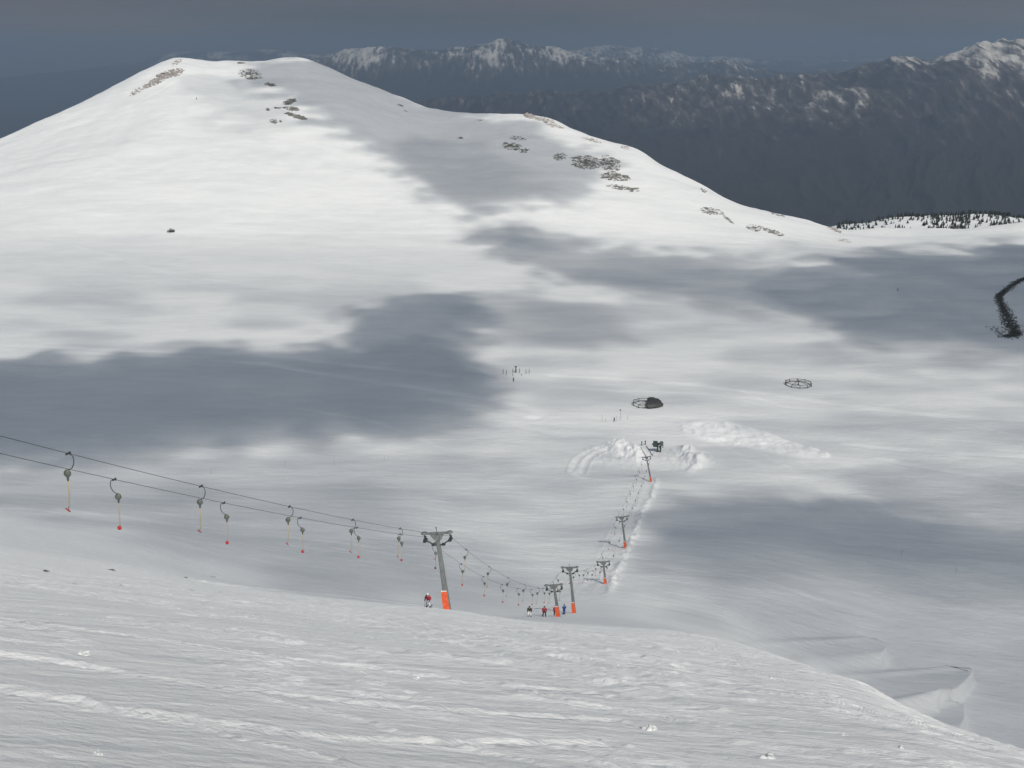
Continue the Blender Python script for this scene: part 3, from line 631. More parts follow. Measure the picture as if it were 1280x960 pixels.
# ------------------------------------------------------------------ the drag lift
AZ = math.atan2(-LD[0], LD[1])                            # heading of the line about z
def make_pylon(base, H, lean, label, hp=1.9):
    e = empty('lift_pylon', base); e.rotation_mode = 'XYZ'
    R = Matrix.Rotation(lean, 3, 'Y') @ Matrix.Rotation(AZ, 3, 'Z'); e.rotation_euler = R.to_euler()
    tag(e, label, 'lift pylon', 'leaning lift pylons along the drag lift')
    m = MB(); w0, w1 = .62, .36                            # tapered post, octagonal-ish box section
    V = []; zs = [-1.2, H-.75]
    for z, w in zip(zs, (w0, w1)):
        c = w*.16
        for x, y in ((-w/2+c, -w/2), (w/2-c, -w/2), (w/2, -w/2+c), (w/2, w/2-c), (w/2-c, w/2), (-w/2+c, w/2), (-w/2, w/2-c), (-w/2, -w/2+c)): V.append((x, y, z))
    m.add(V, [(i, (i+1) % 8, 8+(i+1) % 8, 8+i) for i in range(8)]+[tuple(range(8, 16)), tuple(range(7, -1, -1))])
    m.build('post', M['steel'], e)
    w = .64; m = MB(); m.box((-.07, -.09, hp/2-.12), (w, w*.95, hp), mi=0, taper=.93); pd = m.build('padding', M['orange'], e)
    m = MB(); m.box((-.07, -.09, hp-.14), (w*.955, w*.905, .06)); m.build('padding_strap', M['orange2'], pd)
    m = MB(); a = 1.35                                      # cross arm with a deep centre gusset
    m.box((0, 0, H-.05), (2*a+.25, .22, .20))
    m.add([(-.75, -.14, H-.16), (.75, -.14, H-.16), (.36, -.14, H-.75), (-.36, -.14, H-.75), (-.75, .14, H-.16), (.75, .14, H-.16), (.36, .14, H-.75), (-.36, .14, H-.75)],
          [(0, 3, 2, 1), (4, 5, 6, 7), (0, 4, 7, 3), (1, 2, 6, 5), (3, 7, 6, 2), (0, 1, 5, 4)])
    m.build('crossarm', M['steel'], e)
    for s in (-1, 1):
        m = MB()
        m.disc((s*a, 0, H+.0), (0, 0, 1), .33, .18)         # flat lay pulley cover on top of the arm end
        m.build('pulley_cover', M['steel'], e)
        m = MB()
        m.box((s*a, 0, H-.38), (.09, .09, .6)); m.box((s*(a-.02), 0, H-.78), (.30, .75, .22))
        hg = m.build('sheave_hanger', M['dark'], e)
        for yy_ in (-.34, .34):
            m = MB(); m.disc((s*a, yy_, H-.62), (1, 0, 0), .19, .09, 16); m.build('sheave', M['dark'], hg)
        m = MB(); m.tube([(s*.2, 0, H-1.35), (s*.55, 0, H-1.28), (s*.9, 0, H-1.02), (s*(a-.1), 0, H-.84)], .07, 8)
        m.box((s*.55, 0, H-1.28), (.32, .3, .22)); m.build('guide_arm', M['dark'], e)
    m = MB(); m.tube([(0, 0, H+.05), (0, 0, H+.5)], .03); m.box((0, 0, H+.55), (.10, .08, .14)); m.build('top_mast', M['dark'], e)
    return e, R
desc = ['tall grey pylon with orange padded foot nearest the camera, beside the red jacketed skier',
        'short grey pylon with orange foot standing beside the skiers in front of its taller neighbour',
        'tall grey pylon with orange foot just right of the blue suited skier',
        'short pylon with orange foot and long shadow, first one below the pair beside the skiers',
        'slim pylon with orange foot halfway down the drag track, above the short one',
        'farthest pylon with orange foot, standing just in front of the green bottom station']
arms = []
for (ub, vb, Y, ut, vt), d, hp_ in zip(PYL, desc, (2.35, 2.3, 2.45, 1.6, 1.8, 1.9)):
    b = pt(ub, vb, Y); x, y = b[0], b[1]; z = gz(x, y)
    top = pt(ut, vt, Y); H = float((top[2]-z)); lean = math.atan2(top[0]-x, H)
    H = H/math.cos(lean)
    e, R = make_pylon((x, y, z), H, lean, d, hp_)
    loc = Vector((x, y, z))
    arms.append([np.array(loc + R @ Vector((s*1.35, 0, H-.42))) for s in (1, -1)])     # right, left cable
# uphill end: next pylon, behind the viewpoint
A0 = arms[0]
cR = pt(0, 543.5, 1.0); 
def plan(al_, s): return np.array([T0[0]+LD[0]*al_+LN[0]*s*1.35, T0[1]+LD[1]*al_+LN[1]*s*1.35])
def solve_al(u, s, z_of):                                  # where does the cable cross column u
    lo, hi = -100., 330.
    best = min(np.linspace(-95, 330, 4000), key=lambda t: abs(640+F*plan(t, s)[0]/(plan(t, s)[1]*(CP-(z_of(t)/plan(t, s)[1])*SP))-u) if plan(t, s)[1] > 25 else 1e9)
    return float(best)
UPZ = -136.0
pu0 = plan(UPZ, 0); gp = -1.75 - .456*pu0[1] - .13*max(-60, pu0[0]) - .1
# the cable passes through (0, 543) on the picture: sag chosen for that
alX = None
zA = A0[0][2]
def zcab_up(t, zup, sag):
    k = t/UPZ; return zA + (zup-zA)*k - 4*sag*k*(1-k)
a_left = solve_al(0, 1, lambda t: zA + (-t)*.46)
Yl = plan(a_left, 1)[1]; ztar = q_of_v(543.5)*Yl
kk = a_left/UPZ; zup = (ztar - zA*(1-kk) + 4*1.6*kk*(1-kk))/kk
Hup = zup + .42 - gp
e, R = make_pylon((pu0[0], pu0[1], gp), max(Hup, 4.5), math.radians(-6), 'upper grey pylon of the drag lift on the slope behind the viewpoint')
arms.insert(0, [np.array(Vector((pu0[0], pu0[1], gp)) + R @ Vector((s*1.35, 0, max(Hup, 4.5)-.42))) for s in (1, -1)])
print('UP', zup, gp, Hup, 'a_left', a_left, Yl)
# lower end: return station
st_g = ground_at(822, 565, 405); SX, SY = st_g[0], st_g[1]
SZ = gz(SX, SY)
arms.append([np.array([SX+LN[0]*s*1.25, SY+LN[1]*s*1.25+1.0, SZ+3.6]) for s in (1, -1)])
sags = [1.6, 2.3, .12, 1.0, .5, 1.1, .1]
def cable_pts(side, n=40):
    out = []
    for i in range(len(arms)-1):
        a, b = arms[i][side], arms[i+1][side]
        for t in np.arange(n)/n: p = a+(b-a)*t; p = p - np.array([0, 0, 4*sags[i]*t*(1-t)]); out.append(p)
    out.append(arms[-1][side]); return np.array(out)
cabs = [cable_pts(0), cable_pts(1)]
for s_, lab in ((0, 'thin dark haul cable, the upper of the two lines on the left'), (1, 'thin dark haul cable, the lower of the two lines on the left')):
    m = MB(); m.tube([tuple(p) for p in cabs[s_]], .015, 6)
    tag(m.build('haul_cable', M['dark']), lab, 'cable', 'haul cables of the drag lift')
def cab_at(side, al_):
    c = cabs[side]; a = (c[:, 0]-T0[0])*LD[0]+(c[:, 1]-T0[1])*LD[1]
    return np.array([np.interp(al_, a, c[:, k]) for k in range(3)])
def u_of(p): q = p[2]/p[1]; return 640+F*p[0]/(p[1]*(CP-q*SP))
def find_al(side, u):
    ts = np.linspace(-90, -1, 3000); return float(min(ts, key=lambda t: abs(u_of(cab_at(side, t))-u)))
def make_hanger(side):
    s = 1 if side == 0 else -1
    e = empty('drag_hanger', (0, 0, 0))
    m = MB(); m.box((0, 0, 0), (.06, .34, .07)); m.box((0, .15, -.05), (.05, .07, .12)); m.build('cable_grip', M['dark'], e)
    bow = [(0, 0, 0), (s*.12, 0, -.02), (s*.22, 0, -.13), (s*.245, 0, -.32), (s*.21, 0, -.50), (s*.12, 0, -.66), (s*.0, 0, -.74), (-s*.09, 0, -.77)]
    m = MB(); m.tube(bow, .022, 8); m.build('bow', M['dark'], e)
    cx = -s*.13; m = MB()
    m.ball((cx, 0, -.93), (.15, .11, .19), 3); m.disc((cx, 0, -.93), (0, 1, 0), .165, .12, 18)
    m.box((cx, 0, -1.14), (.08, .08, .12)); rb = m.build('reel_housing', M['box'], e)
    m = MB(); m.tube([(cx, 0, -1.16), (cx, 0, -1.26)], .042, 8); m.build('rope_guide', M['dark'], rb)
    bx = cx - .10 if s > 0 else cx-.02
    m = MB(); m.tube([(cx, 0, -1.2), (cx-.02, 0, -1.9), (cx-.06 if s > 0 else cx-.02, 0, -2.4), (bx-.03, .02, -2.60)], .023, 6); m.build('tow_rod', M['pole'], e)
    m = MB(); ax = (.3, .3, .46) if s > 0 else (.1, -1, .35)
    m.disc((bx-.05, 0, -2.64), ax, .135 if s > 0 else .115, .045, 20); m.build('seat_disc', M['red'], e)
    return e
ords = ['first', 'second', 'third', 'fourth', 'fifth', 'sixth', 'seventh', 'eighth', 'ninth', 'tenth', 'eleventh', 'twelfth', 'thirteenth', 'fourteenth', 'fifteenth', 'sixteenth', 'seventeenth', 'eighteenth', 'nineteenth', 'twentieth', 'twenty-first', 'twenty-second', 'twenty-third', 'twenty-fourth', 'twenty-fifth', 'twenty-sixth', 'twenty-seventh', 'twenty-eighth', 'twenty-ninth', 'thirtieth']
for side, (ua, ub, n) in enumerate(((85, 500, 4), (143, 446, 3))):
    a0, a1 = find_al(side, ua), find_al(side, ub); sp = (a1-a0)/n; print('hanger spacing', side, a0, sp)
    proto = make_hanger(side); k = 0; t = a0; first = True; cnt_up = 0; cnt_dn = 0
    while t < 292:
        p = cab_at(side, t)
        near = any(abs(t-((a[side][0]-T0[0])*LD[0]+(a[side][1]-T0[1])*LD[1])) < .8 for a in arms)
        o = proto if first else copy_tree(proto); first = False
        o.location = tuple(p); o.rotation_euler = (0, 0, AZ + random.uniform(-.12, .12)); o.scale = (1, 1, 1)
        cab = 'upper' if side == 0 else 'lower'
        if t < 0:
            cnt_up += 1; lab = '%s drag hanger from the left on the %s cable, %s' % (ords[cnt_up-1], cab, 'red disc seen edge on' if side == 0 else 'round red disc facing the camera')
        else:
            cnt_dn += 1; lab = '%s drag hanger below the nearest pylon on the %s cable' % (ords[cnt_dn-1], 'right-hand' if side == 0 else 'left-hand')
        tag(o, lab, 'lift hanger', 'drag lift hangers with red discs'); t += sp

# ------------------------------------------------------------------ bottom station
e = empty('lift_station', (SX, SY, SZ+.5), (0, 0, AZ)); e.scale = (1.12,)*3; tag(e, 'dark green machinery of the bottom lift station between two heaps of snow', 'lift station')
m = MB(); m.box((0, 0, 1.0), (.5, .5, 3.0)); m.build('column', M['green'], e)
m = MB(); m.box((-.85, 0, 2.35), (1.45, 1.3, 1.8)); m.box((-.85, -.67, 2.5), (.9, .06, .9)); m.box((-1.75, 0, 2.2), (.4, .8, .35)); m.box((-.2, 0, 1.9), (.5, .5, .5)); m.build('motor_housing', M['green'], e)
m = MB(); m.box((1.15, 0, 2.6), (.95, 1.2, 1.3)); m.box((1.72, 0, 2.2), (.2, 1.0, 2.0)); m.box((.5, 0, 2.2), (.5, .3, .25)); m.build('gear_housing', M['box'], e)
m = MB(); m.disc((.1, 1.6, 2.0), (0, 0, 1), 1.2, .14, 28); m.build('bullwheel', M['dark'], e)
m = MB()
m.add([(.35, -.4, 1.7), (1.25, -.4, 1.7), (1.15, -.4, -.6), (.35, .3, 1.7), (1.25, .3, 1.7), (1.15, .3, -.6)], [(0, 2, 1), (3, 4, 5), (0, 3, 5, 2), (1, 2, 5, 4), (0, 1, 4, 3)])
m.build('support_leg', M['green'], e)
for i, (u_, v_, l_) in enumerate(((802, 557, 'left of the two short dark posts beside the bottom lift station'), (806.5, 556, 'right of the two short dark posts beside the bottom lift station'))):
    g = ground_at(u_, v_, 400); z = gz(g[0], g[1])
    m = MB(); m.box((0, 0, .65), (.28, .28, 1.7)); m.box((.04, 0, 1.52), (.5, .35, .3)); m.tube([(0, 0, .9), (.4, -.2, .0)], .05)
    o = m.build('guide_post', M['dark']); o.location = (g[0], g[1], z); tag(o, l_, 'post', 'short posts at the bottom lift station')
for i, (ua, va, ub, vb, l_) in enumerate(((801, 560, 809, 574, 'left dark rail of the loading lane at the bottom lift station'), (808, 558, 816, 570, 'right dark rail of the loading lane at the bottom lift station'))):
    a = ground_at(ua, va, 395); b = ground_at(ub, vb, 385); m = MB(); pts_ = []
    for t in np.linspace(0, 1, 8):
        x, y = a[:2]*(1-t)+b[:2]*t; pts_.append((x-a[0], y-a[1], gz(x, y)+.25-gz(a[0], a[1])))
    m.tube(pts_, .12, 6); o = m.build('lane_rail', M['steel']); o.location = (a[0], a[1], gz(a[0], a[1])); tag(o, l_, 'rail', 'loading lane rails')

# ------------------------------------------------------------------ round frames (practice carousels)
def ring(u_, v_, R_, nseg, label, h=1.5, tarp=False, mast=1.9):
    g = ground_at(u_, v_, 440); x, y = g[0], g[1]; z = gz(x, y)
    e = empty('carousel_frame', (x, y, z)); tag(e, label, 'steel frame', 'round steel frames on the basin floor')
    pts_ = [(R_*math.cos(2*math.pi*i/nseg+.2), R_*math.sin(2*math.pi*i/nseg+.2)) for i in range(nseg)]
    zz = [gz(x+a, y+b)-z for a, b in pts_]; t_ = .12
    m = MB()
    for i in range(nseg):
        j = (i+1) % nseg; m.tube([(*pts_[i], zz[i]+h), (*pts_[j], zz[j]+h)], t_, 6)
    m.build('top_ring', M['wood'], e)
    m = MB()
    for i in range(nseg):
        j = (i+1) % nseg; m.tube([(*pts_[i], zz[i]+.25), (*pts_[j], zz[j]+.25)], t_, 6)
    m.build('bottom_ring', M['wood'], e)
    for i in range(nseg):
        m = MB(); a, b = pts_[i]; m.tube([(a, b, zz[i]-.4), (a, b, zz[i]+h+.12)], t_*1.2, 6); m.build('upright', M['wood'], e)
        if i % 2 == 0:
            m = MB(); m.tube([(0, 0, h*.9+mast*.35), (a, b, zz[i]+h)], t_*.8, 6); m.build('spoke', M['wood'], e)
        if i in (1, 4, 6):
            m = MB(); j = (i+1) % nseg; m.tube([(*pts_[i], zz[i]+h), (*pts_[j], zz[j]+.25)], t_*.7, 6); m.build('brace', M['wood'], e)
    m = MB(); m.tube([(0, 0, -.5), (0, 0, h+mast*.6)], .17, 8); m.box((0, 0, .4), (.6, .6, .5)); m.build('centre_mast', M['wood'], e)
    m = MB(); k_ = 2; a, b = pts_[k_]
    if tarp:
        V = []; Fc = []; nr, na = 7, 22
        for ir in range(nr):
            for ia in range(na):
                th = -1.75 + 3.1*ia/(na-1) + .12*math.sin(ir*2.3); r_ = R_*(.05+1.06*ir/(nr-1)); xx_, yy_ = r_*math.cos(th), r_*math.sin(th)
                zt = h+.55-.55*(ir/(nr-1))**2 + .28*math.sin(ia*2.1+ir) + .30*random.random()
                if ir == nr-1: zt = .15+.35*random.random()+gz(x+xx_, y+yy_)-z
                V.append((xx_, yy_, zt))
        Fc = [(i*na+k2, i*na+k2+1, (i+1)*na+k2+1, (i+1)*na+k2) for i in range(nr-1) for k2 in range(na-1)]
        m.add(V, Fc, 0, True); o = m.build('tarpaulin', M['tarp'], e)
        sl = o.modifiers.new('thick', 'SOLIDIFY'); sl.thickness = .06
    return e
ring(998, 481.5, 6.0, 10, 'open ten sided dark frame with spokes on the right of the basin floor', h=1.5)
ring(809, 506, 6.3, 10, 'round dark frame half covered by a black tarpaulin above the bottom station', h=1.45, tarp=True)
# posts in a ring with a hooded mast
g = ground_at(645, 467.5, 480)
posts = [(-16, 0), (-12, 1), (-4, -1), (4.5, -1), (12.5, 0), (16.5, -.5), (-4, 2), (7, 2)]
pn = ['leftmost', 'second from the left', 'third from the left', 'fourth from the left, just right of the mast', 'fifth from the left', 'rightmost', 'short front one left of the mast', 'short front one right of the mast']
for (du, dv), nm in zip(posts, pn):
    a = ground_at(645+du, 467.5+dv, 480); hh = 2.3 if 'short' not in nm else .9
    m = MB(); m.tube([(0, 0, -.4), (0, 0, hh)], .10, 6); m.tube([(0, 0, hh*.45), (0, 0, hh*.8)], .15, 6)
    o = m.build('marker_post', M['dark']); o.location = (a[0], a[1], gz(a[0], a[1])); tag(o, 'dark upright post round the hooded mast, %s' % nm, 'post', 'dark posts set in a ring on the snow')
a = ground_at(644.8, 466, 480); e = empty('hooded_mast', (a[0], a[1], gz(a[0], a[1]))); tag(e, 'thick dark mast with a wide flat head standing inside the ring of posts', 'mast')
m = MB(); m.tube([(0, 0, -.5), (0, 0, 2.9)], .22, 8); m.box((0, 0, 1.0), (.7, .5, .6)); m.build('mast', M['dark'], e)
m = MB(); m.disc((0, 0, 3.0), (0, 0, 1), .62, .3, 16); m.build('head', M['dark'], e)
# slalom poles beside the tarp frame
for u_, v_, h_, l_ in ((752.5, 527, 3.0, 'thin tall grey pole left of the standing walker, leftmost'), (757, 527, 1.8, 'thin grey pole second from the left near the walker'), (784.5, 524, 1.9, 'thin grey pole at the right of the pole group'), (771, 526, 1.6, 'thin grey pole just behind the walker')):
    a = ground_at(u_, v_, 440); m = MB(); m.tube([(0, 0, -.3), (0, 0, h_)], .05, 6); o = m.build('slalom_pole', M['steel']); o.location = (a[0], a[1], gz(a[0], a[1])); tag(o, l_, 'pole', 'thin poles near the covered frame')
a = ground_at(775.5, 524, 440); e = empty('sign_mast', (a[0], a[1], gz(a[0], a[1]))); tag(e, 'thin pole with a small dark box on top beside the covered round frame', 'mast')
m = MB(); m.tube([(0, 0, -.3), (0, 0, 3.9)], .06, 6); m.build('pole', M['steel'], e); m = MB(); m.box((-.1, 0, 4.0), (.6, .3, .4)); m.build('head_box', M['dark'], e)
for u_, v_, l_ in ((527/2, 592.5, 'far left thin marker pole on the grey snow behind the cables'), (713/2, 582, 'second thin marker pole from the left on the grey snow'), (836/2, 581.5, 'third thin marker pole from the left on the grey snow'), (962/2, 576, 'rightmost thin marker pole on the grey snow left of centre'),
                   (1127, 696, 'thin marker pole in the shaded gully on the right'), (1195, 717, 'rightmost thin marker pole in the shaded gully')):
    a = ground_at(u_, v_, 250); m = MB(); m.tube([(0, 0, -.3), (0, 0, 1.9)], .035, 6); m.box((0, 0, 1.8), (.1, .08, .16)); o = m.build('piste_pole', M['steel']); o.location = (a[0], a[1], gz(a[0], a[1])); tag(o, l_, 'pole', 'thin marker poles on the open snow')

# ------------------------------------------------------------------ snow groomer at the foot of the hill
g = ground_at(214.5, 290, 800); x, y = g[0], g[1]; e = empty('snow_groomer', (x, y, gz(x, y)), (0, 0, .15)); tag(e, 'small dark snow groomer parked alone at the foot of the big hill', 'snow groomer')
for s in (-1, 1):
    m = MB(); n = 12; prof = [(-2.4, .5), (-2.1, .1), (2.0, .1), (2.5, .55), (2.2, .95), (-2.1, .95)]
    m.add([(a, s*1.3-.4, b) for a, b in prof]+[(a, s*1.3+.4, b) for a, b in prof], [tuple(range(5, -1, -1)), tuple(range(6, 12))]+[(i, (i+1) % 6, 6+(i+1) % 6, 6+i) for i in range(6)])
    m.build('track', M['dark'], e)
m = MB(); m.box((0, 0, 1.15), (4.4, 2.2, .6)); m.build('body', M['groomer'], e)
m = MB(); m.box((-.7, 0, 2.0), (1.8, 2.0, 1.3), taper=.82); cb = m.build('cab', M['groomer'], e)
m = MB(); m.box((-.7, -1.0, 2.1), (1.3, .06, .7)); m.build('side_window', M['glass'], cb)
m = MB(); m.box((1.2, 0, 1.7), (1.0, 1.6, .7)); m.build('engine_cover', M['groomer'], e)
m = MB(); m.box((-3.0, 0, .7), (.3, 3.6, 1.0)); m.build('blade', M['groomer'], e)

# ------------------------------------------------------------------ people
def build_person(pose):
    J = {}; E = []
    def j(n, p, r, par=None): J[n] = (Vector(p), r); (E.append((par, n)) if par else None)
    kb = pose.get('knee', .12); st = pose.get('stance', .13); lean = pose.get('lean', .05)
    j('pelvis', (0, 0, .93), .14); j('spine', (0, lean*.5, 1.1), .13, 'pelvis'); j('chest', (0, lean, 1.32), .155, 'spine'); j('neck', (0, lean*1.2, 1.47), .06, 'chest')
    j('head', (0, lean*1.4+.01, 1.58), .085, 'neck'); j('brow', (0, lean*1.4+.02, 1.68), .095, 'head'); j('crown', (0, lean*1.4, 1.76), .06, 'brow')
    j('nose', (0, lean*1.4+.115, 1.61), .016, 'head')
    for s, k in ((-1, 'l'), (1, 'r')):
        j('sh'+k, (s*.19, lean, 1.40), .075, 'chest'); el = Vector(pose.get('el'+k, (s*.30, .10, 1.14))); wr = Vector(pose.get('wr'+k, (s*.27, .30, 1.02)))
        j('el'+k, el, .05, 'sh'+k); j('wr'+k, wr, .034, 'el'+k); d = (wr-el).normalized(); side = d.cross(Vector((0, 0, 1))).normalized(); j('palm'+k, wr+d*.06, .032, 'wr'+k)
        for i, (o_, ln) in enumerate(((-.030, .065), (-.010, .075), (.010, .072), (.030, .058))):
            b = wr+d*.09+side*o_; j('fa%d'%i+k, b, .010, 'palm'+k); j('fb%d'%i+k, b+d*ln*.5+Vector((0, 0, -.012)), .009, 'fa%d'%i+k); j('fc%d'%i+k, b+d*ln*.75+Vector((0, 0, -.045)), .008, 'fb%d'%i+k)
        tb = wr+d*.03-side*.035*s; j('ta'+k, tb, .012, 'palm'+k); j('tb'+k, tb+d*.045-side*.02*s+Vector((0, 0, -.01)), .009, 'ta'+k)
        j('hip'+k, (s*.10, 0, .88), .10, 'pelvis'); j('kn'+k, (s*(st*.9), kb, .48), .065, 'hip'+k); j('an'+k, (s*st, 0, .12), .045, 'kn'+k); j('toe'+k, (s*st, .17, .05), .04, 'an'+k)
    names = list(J); me = bpy.data.meshes.new('body'); me.from_pydata([J[n][0] for n in names], [(names.index(a), names.index(b)) for a, b in E], [])
    o = bpy.data.objects.new('tmp', me); COL.objects.link(o)
    sk = o.modifiers.new('skin', 'SKIN')
    for n, sv in zip(names, me.skin_vertices[0].data): sv.radius = (J[n][1], J[n][1]); sv.use_root = n == 'pelvis'
    sb = o.modifiers.new('sub', 'SUBSURF'); sb.levels = 1; sb.render_levels = 1
    dg = bpy.context.evaluated_depsgraph_get(); dg.update(); ev = bpy.data.meshes.new_from_object(o.evaluated_get(dg)); bpy.data.objects.remove(o)
    segs = [(J[a][0], J[b][0], b) for a, b in E]
    def cls(c):
        best = min(segs, key=lambda s_: (c-(s_[0]+(s_[1]-s_[0])*max(0, min(1, (c-s_[0]).dot(s_[1]-s_[0])/max((s_[1]-s_[0]).length_squared, 1e-9))))).length)
        n = best[2]
        if n[:2] in ('ne', 'he', 'br', 'cr', 'no'): return 'head'
        if n[:2] in ('fa', 'fb', 'fc', 'ta', 'tb', 'pa'): return 'hand'
        if n[:2] in ('ki', 'kn', 'hi') : return 'leg'
        if n[:2] in ('an', 'to'): return 'boot' if c.z < .22 else 'leg'
        return 'torso' if c.z > .84 else 'leg'
    C = [cls(p.center) for p in ev.polygons]
    return ev, C
PC = {}
def person(pose_key, pose, loc, rotz, label, jacket, trousers, head='blackcloth', scale=1.0, skis=True, group=None, glove='blackcloth', tilt=0):
    if pose_key not in PC: PC[pose_key] = build_person(pose)
    ev, C = PC[pose_key]
    e = empty('person', loc, (tilt, 0, rotz)); e.scale = (scale,)*3; tag(e, label, 'person', group)
    bm_ = ev.copy(); bm_.materials.clear(); bm_.materials.append(M['skin']); bm_.polygons.foreach_set('use_smooth', [True]*len(bm_.polygons))
    ob = bpy.data.objects.new('body', bm_); COL.objects.link(ob); ob.parent = e
    def shell(name, want, off, mt):
        used = {}; V = []; Fc = []
        for p, c in zip(ev.polygons, C):
            if c in want and (name != 'helmet' or p.center.z > 1.635):
                f = []
                for i in p.vertices:
                    if i not in used: used[i] = len(V); v = ev.vertices[i]; V.append(v.co+v.normal*off)
                    f.append(used[i])
                Fc.append(tuple(f))
        if not Fc: return
        mm = MB(); mm.add(V, Fc, 0, True); o = mm.build(name, M[mt], e)
        sl = o.modifiers.new('thick', 'SOLIDIFY'); sl.thickness = off*.8; sl.offset = 1
    shell('jacket', ('torso',), .022, jacket); shell('trousers', ('leg',), .018, trousers); shell('boots', ('boot',), .02, 'blackcloth'); shell('gloves', ('hand',), .004, glove); shell('helmet', ('head',), .025, head)
    st = pose.get('stance', .13)
    if skis:
        for s in (-1, 1):
            m = MB(); x = s*st
            prof = [(-.75, .035, .03), (.6, .035, .03), (.78, .035, .06), (.9, .02, .14)]
            V = [(x+sx*(w_+.01), yy_, zz_+dz) for yy_, w_, zz_ in prof for sx, dz in ((-1, -.012), (1, -.012), (1, .012), (-1, .012))]
            m.add(V, [(i*4+k, i*4+(k+1) % 4, i*4+4+(k+1) % 4, i*4+4+k) for i in range(3) for k in range(4)]+[(3, 2, 1, 0), (12, 13, 14, 15)]); m.build('ski', M['ski'], e)
    return e
def poles(e, label, pose):
    g = empty('ski_poles', e.location, e.rotation_euler); g.scale = e.scale; tag(g, label, 'ski poles')
    for s, k in ((-1, 'l'), (1, 'r')):
        w_ = Vector(pose.get('wr'+k, (s*.27, .30, 1.02)))+Vector((0, .07, 0)); m = MB(); m.tube([w_+Vector((0, 0, .08)), Vector((s*.42, .05, .02))], .012, 6); m.disc((s*.415, .06, .07), (0, 0, 1), .05, .015, 10); m.build('pole', M['dark'], g)
stand = dict(knee=.14, stance=.15, lean=.06)
ski1 = dict(knee=.18, stance=.20, lean=.12, wrl=(-.27, .30, 1.02), wrr=(.27, .30, 1.02), ell=(-.30, .04, 1.16), elr=(.30, .04, 1.16))
hold = dict(knee=.10, stance=.13, lean=.02, wrl=(-.06, .26, 1.10), wrr=(.08, .26, 1.14), ell=(-.27, .08, 1.15), elr=(.27, .08, 1.15))
def put(u_, vfeet, ymin, hpx):
    g = ground_at(u_, vfeet, ymin); x, y = g[0], g[1]; z = gz(x, y)
    k = hpx*y*1.0/F/1.8/.95; return (x, y, z+.0), k
b = pt(535.5, 760, 124.0); l = (b[0], b[1], gz(b[0], b[1])); k = 18*124/F/1.8/.9; print('red skier', l, k)
e = person('ski1', ski1, l, math.radians(165), 'skier in red jacket, white trousers and white helmet left of the nearest pylon', 'redjacket', 'whitecloth', 'white', min(max(k, 1.0), 1.18))
poles(e, 'thin dark ski poles held by the skier in the white helmet', ski1)
G = 'people waiting and skiing by the lift pylons'
for u_, v_, hp, pk, po, rz, lab, ja, tr_, hd, ym, rng_ in (
    (662, 773.5, 17, 'ski1', ski1, 175, 'skier in dark green jacket and white trousers, leftmost of the group by the pylons', 'greenjacket', 'whitecloth', 'blackcloth', 120, 200),
    (680.3, 771, 15.5, 'ski1', ski1, 185, 'skier in red jacket and dark trousers standing with legs apart, left of the short pylon', 'redjacket', 'darkcloth', 'blackcloth', 150, 200),
    (694, 768.5, 14.5, 'stand', stand, 170, 'person in dark red half hidden behind the orange foot of the short pylon', 'redjacket', 'blackcloth', 'blackcloth', 200, 205),
    (705, 765, 14.5, 'hold', hold, 200, 'skier in a blue suit between the two pylons', 'bluejacket', 'bluejacket', 'bluejacket', 200, 210)):
    b = pt(u_, v_, rng_); x, y = b[0], b[1]; z = gz(x, y)
    e = person(pk, po, (x, y, z), math.radians(rz), lab, ja, tr_, hd, min(1.22, hp*y/F/1.8/.93), group=G)
for u_, v_, ym, lab, sk, sc_ in ((1122, 363.5, 700, 'tiny dark walker alone in the shaded snow at the upper right', True, 1.1), (245.5, 124.5, 1000, 'tiny climber alone high on the big sunlit hill', False, 1.3),
                        (768, 526.5, 440, 'dark figure standing among the thin poles by the covered frame', True, .95), (642, 476.5, 480, 'figure leaning forward in front of the ring of dark posts', True, 1.0)):
    g = ground_at(u_, v_, ym); person('stand', stand, (g[0], g[1], gz(g[0], g[1])), math.radians(random.uniform(100, 250)), lab, 'blackcloth', 'blackcloth', 'blackcloth', sc_, sk)

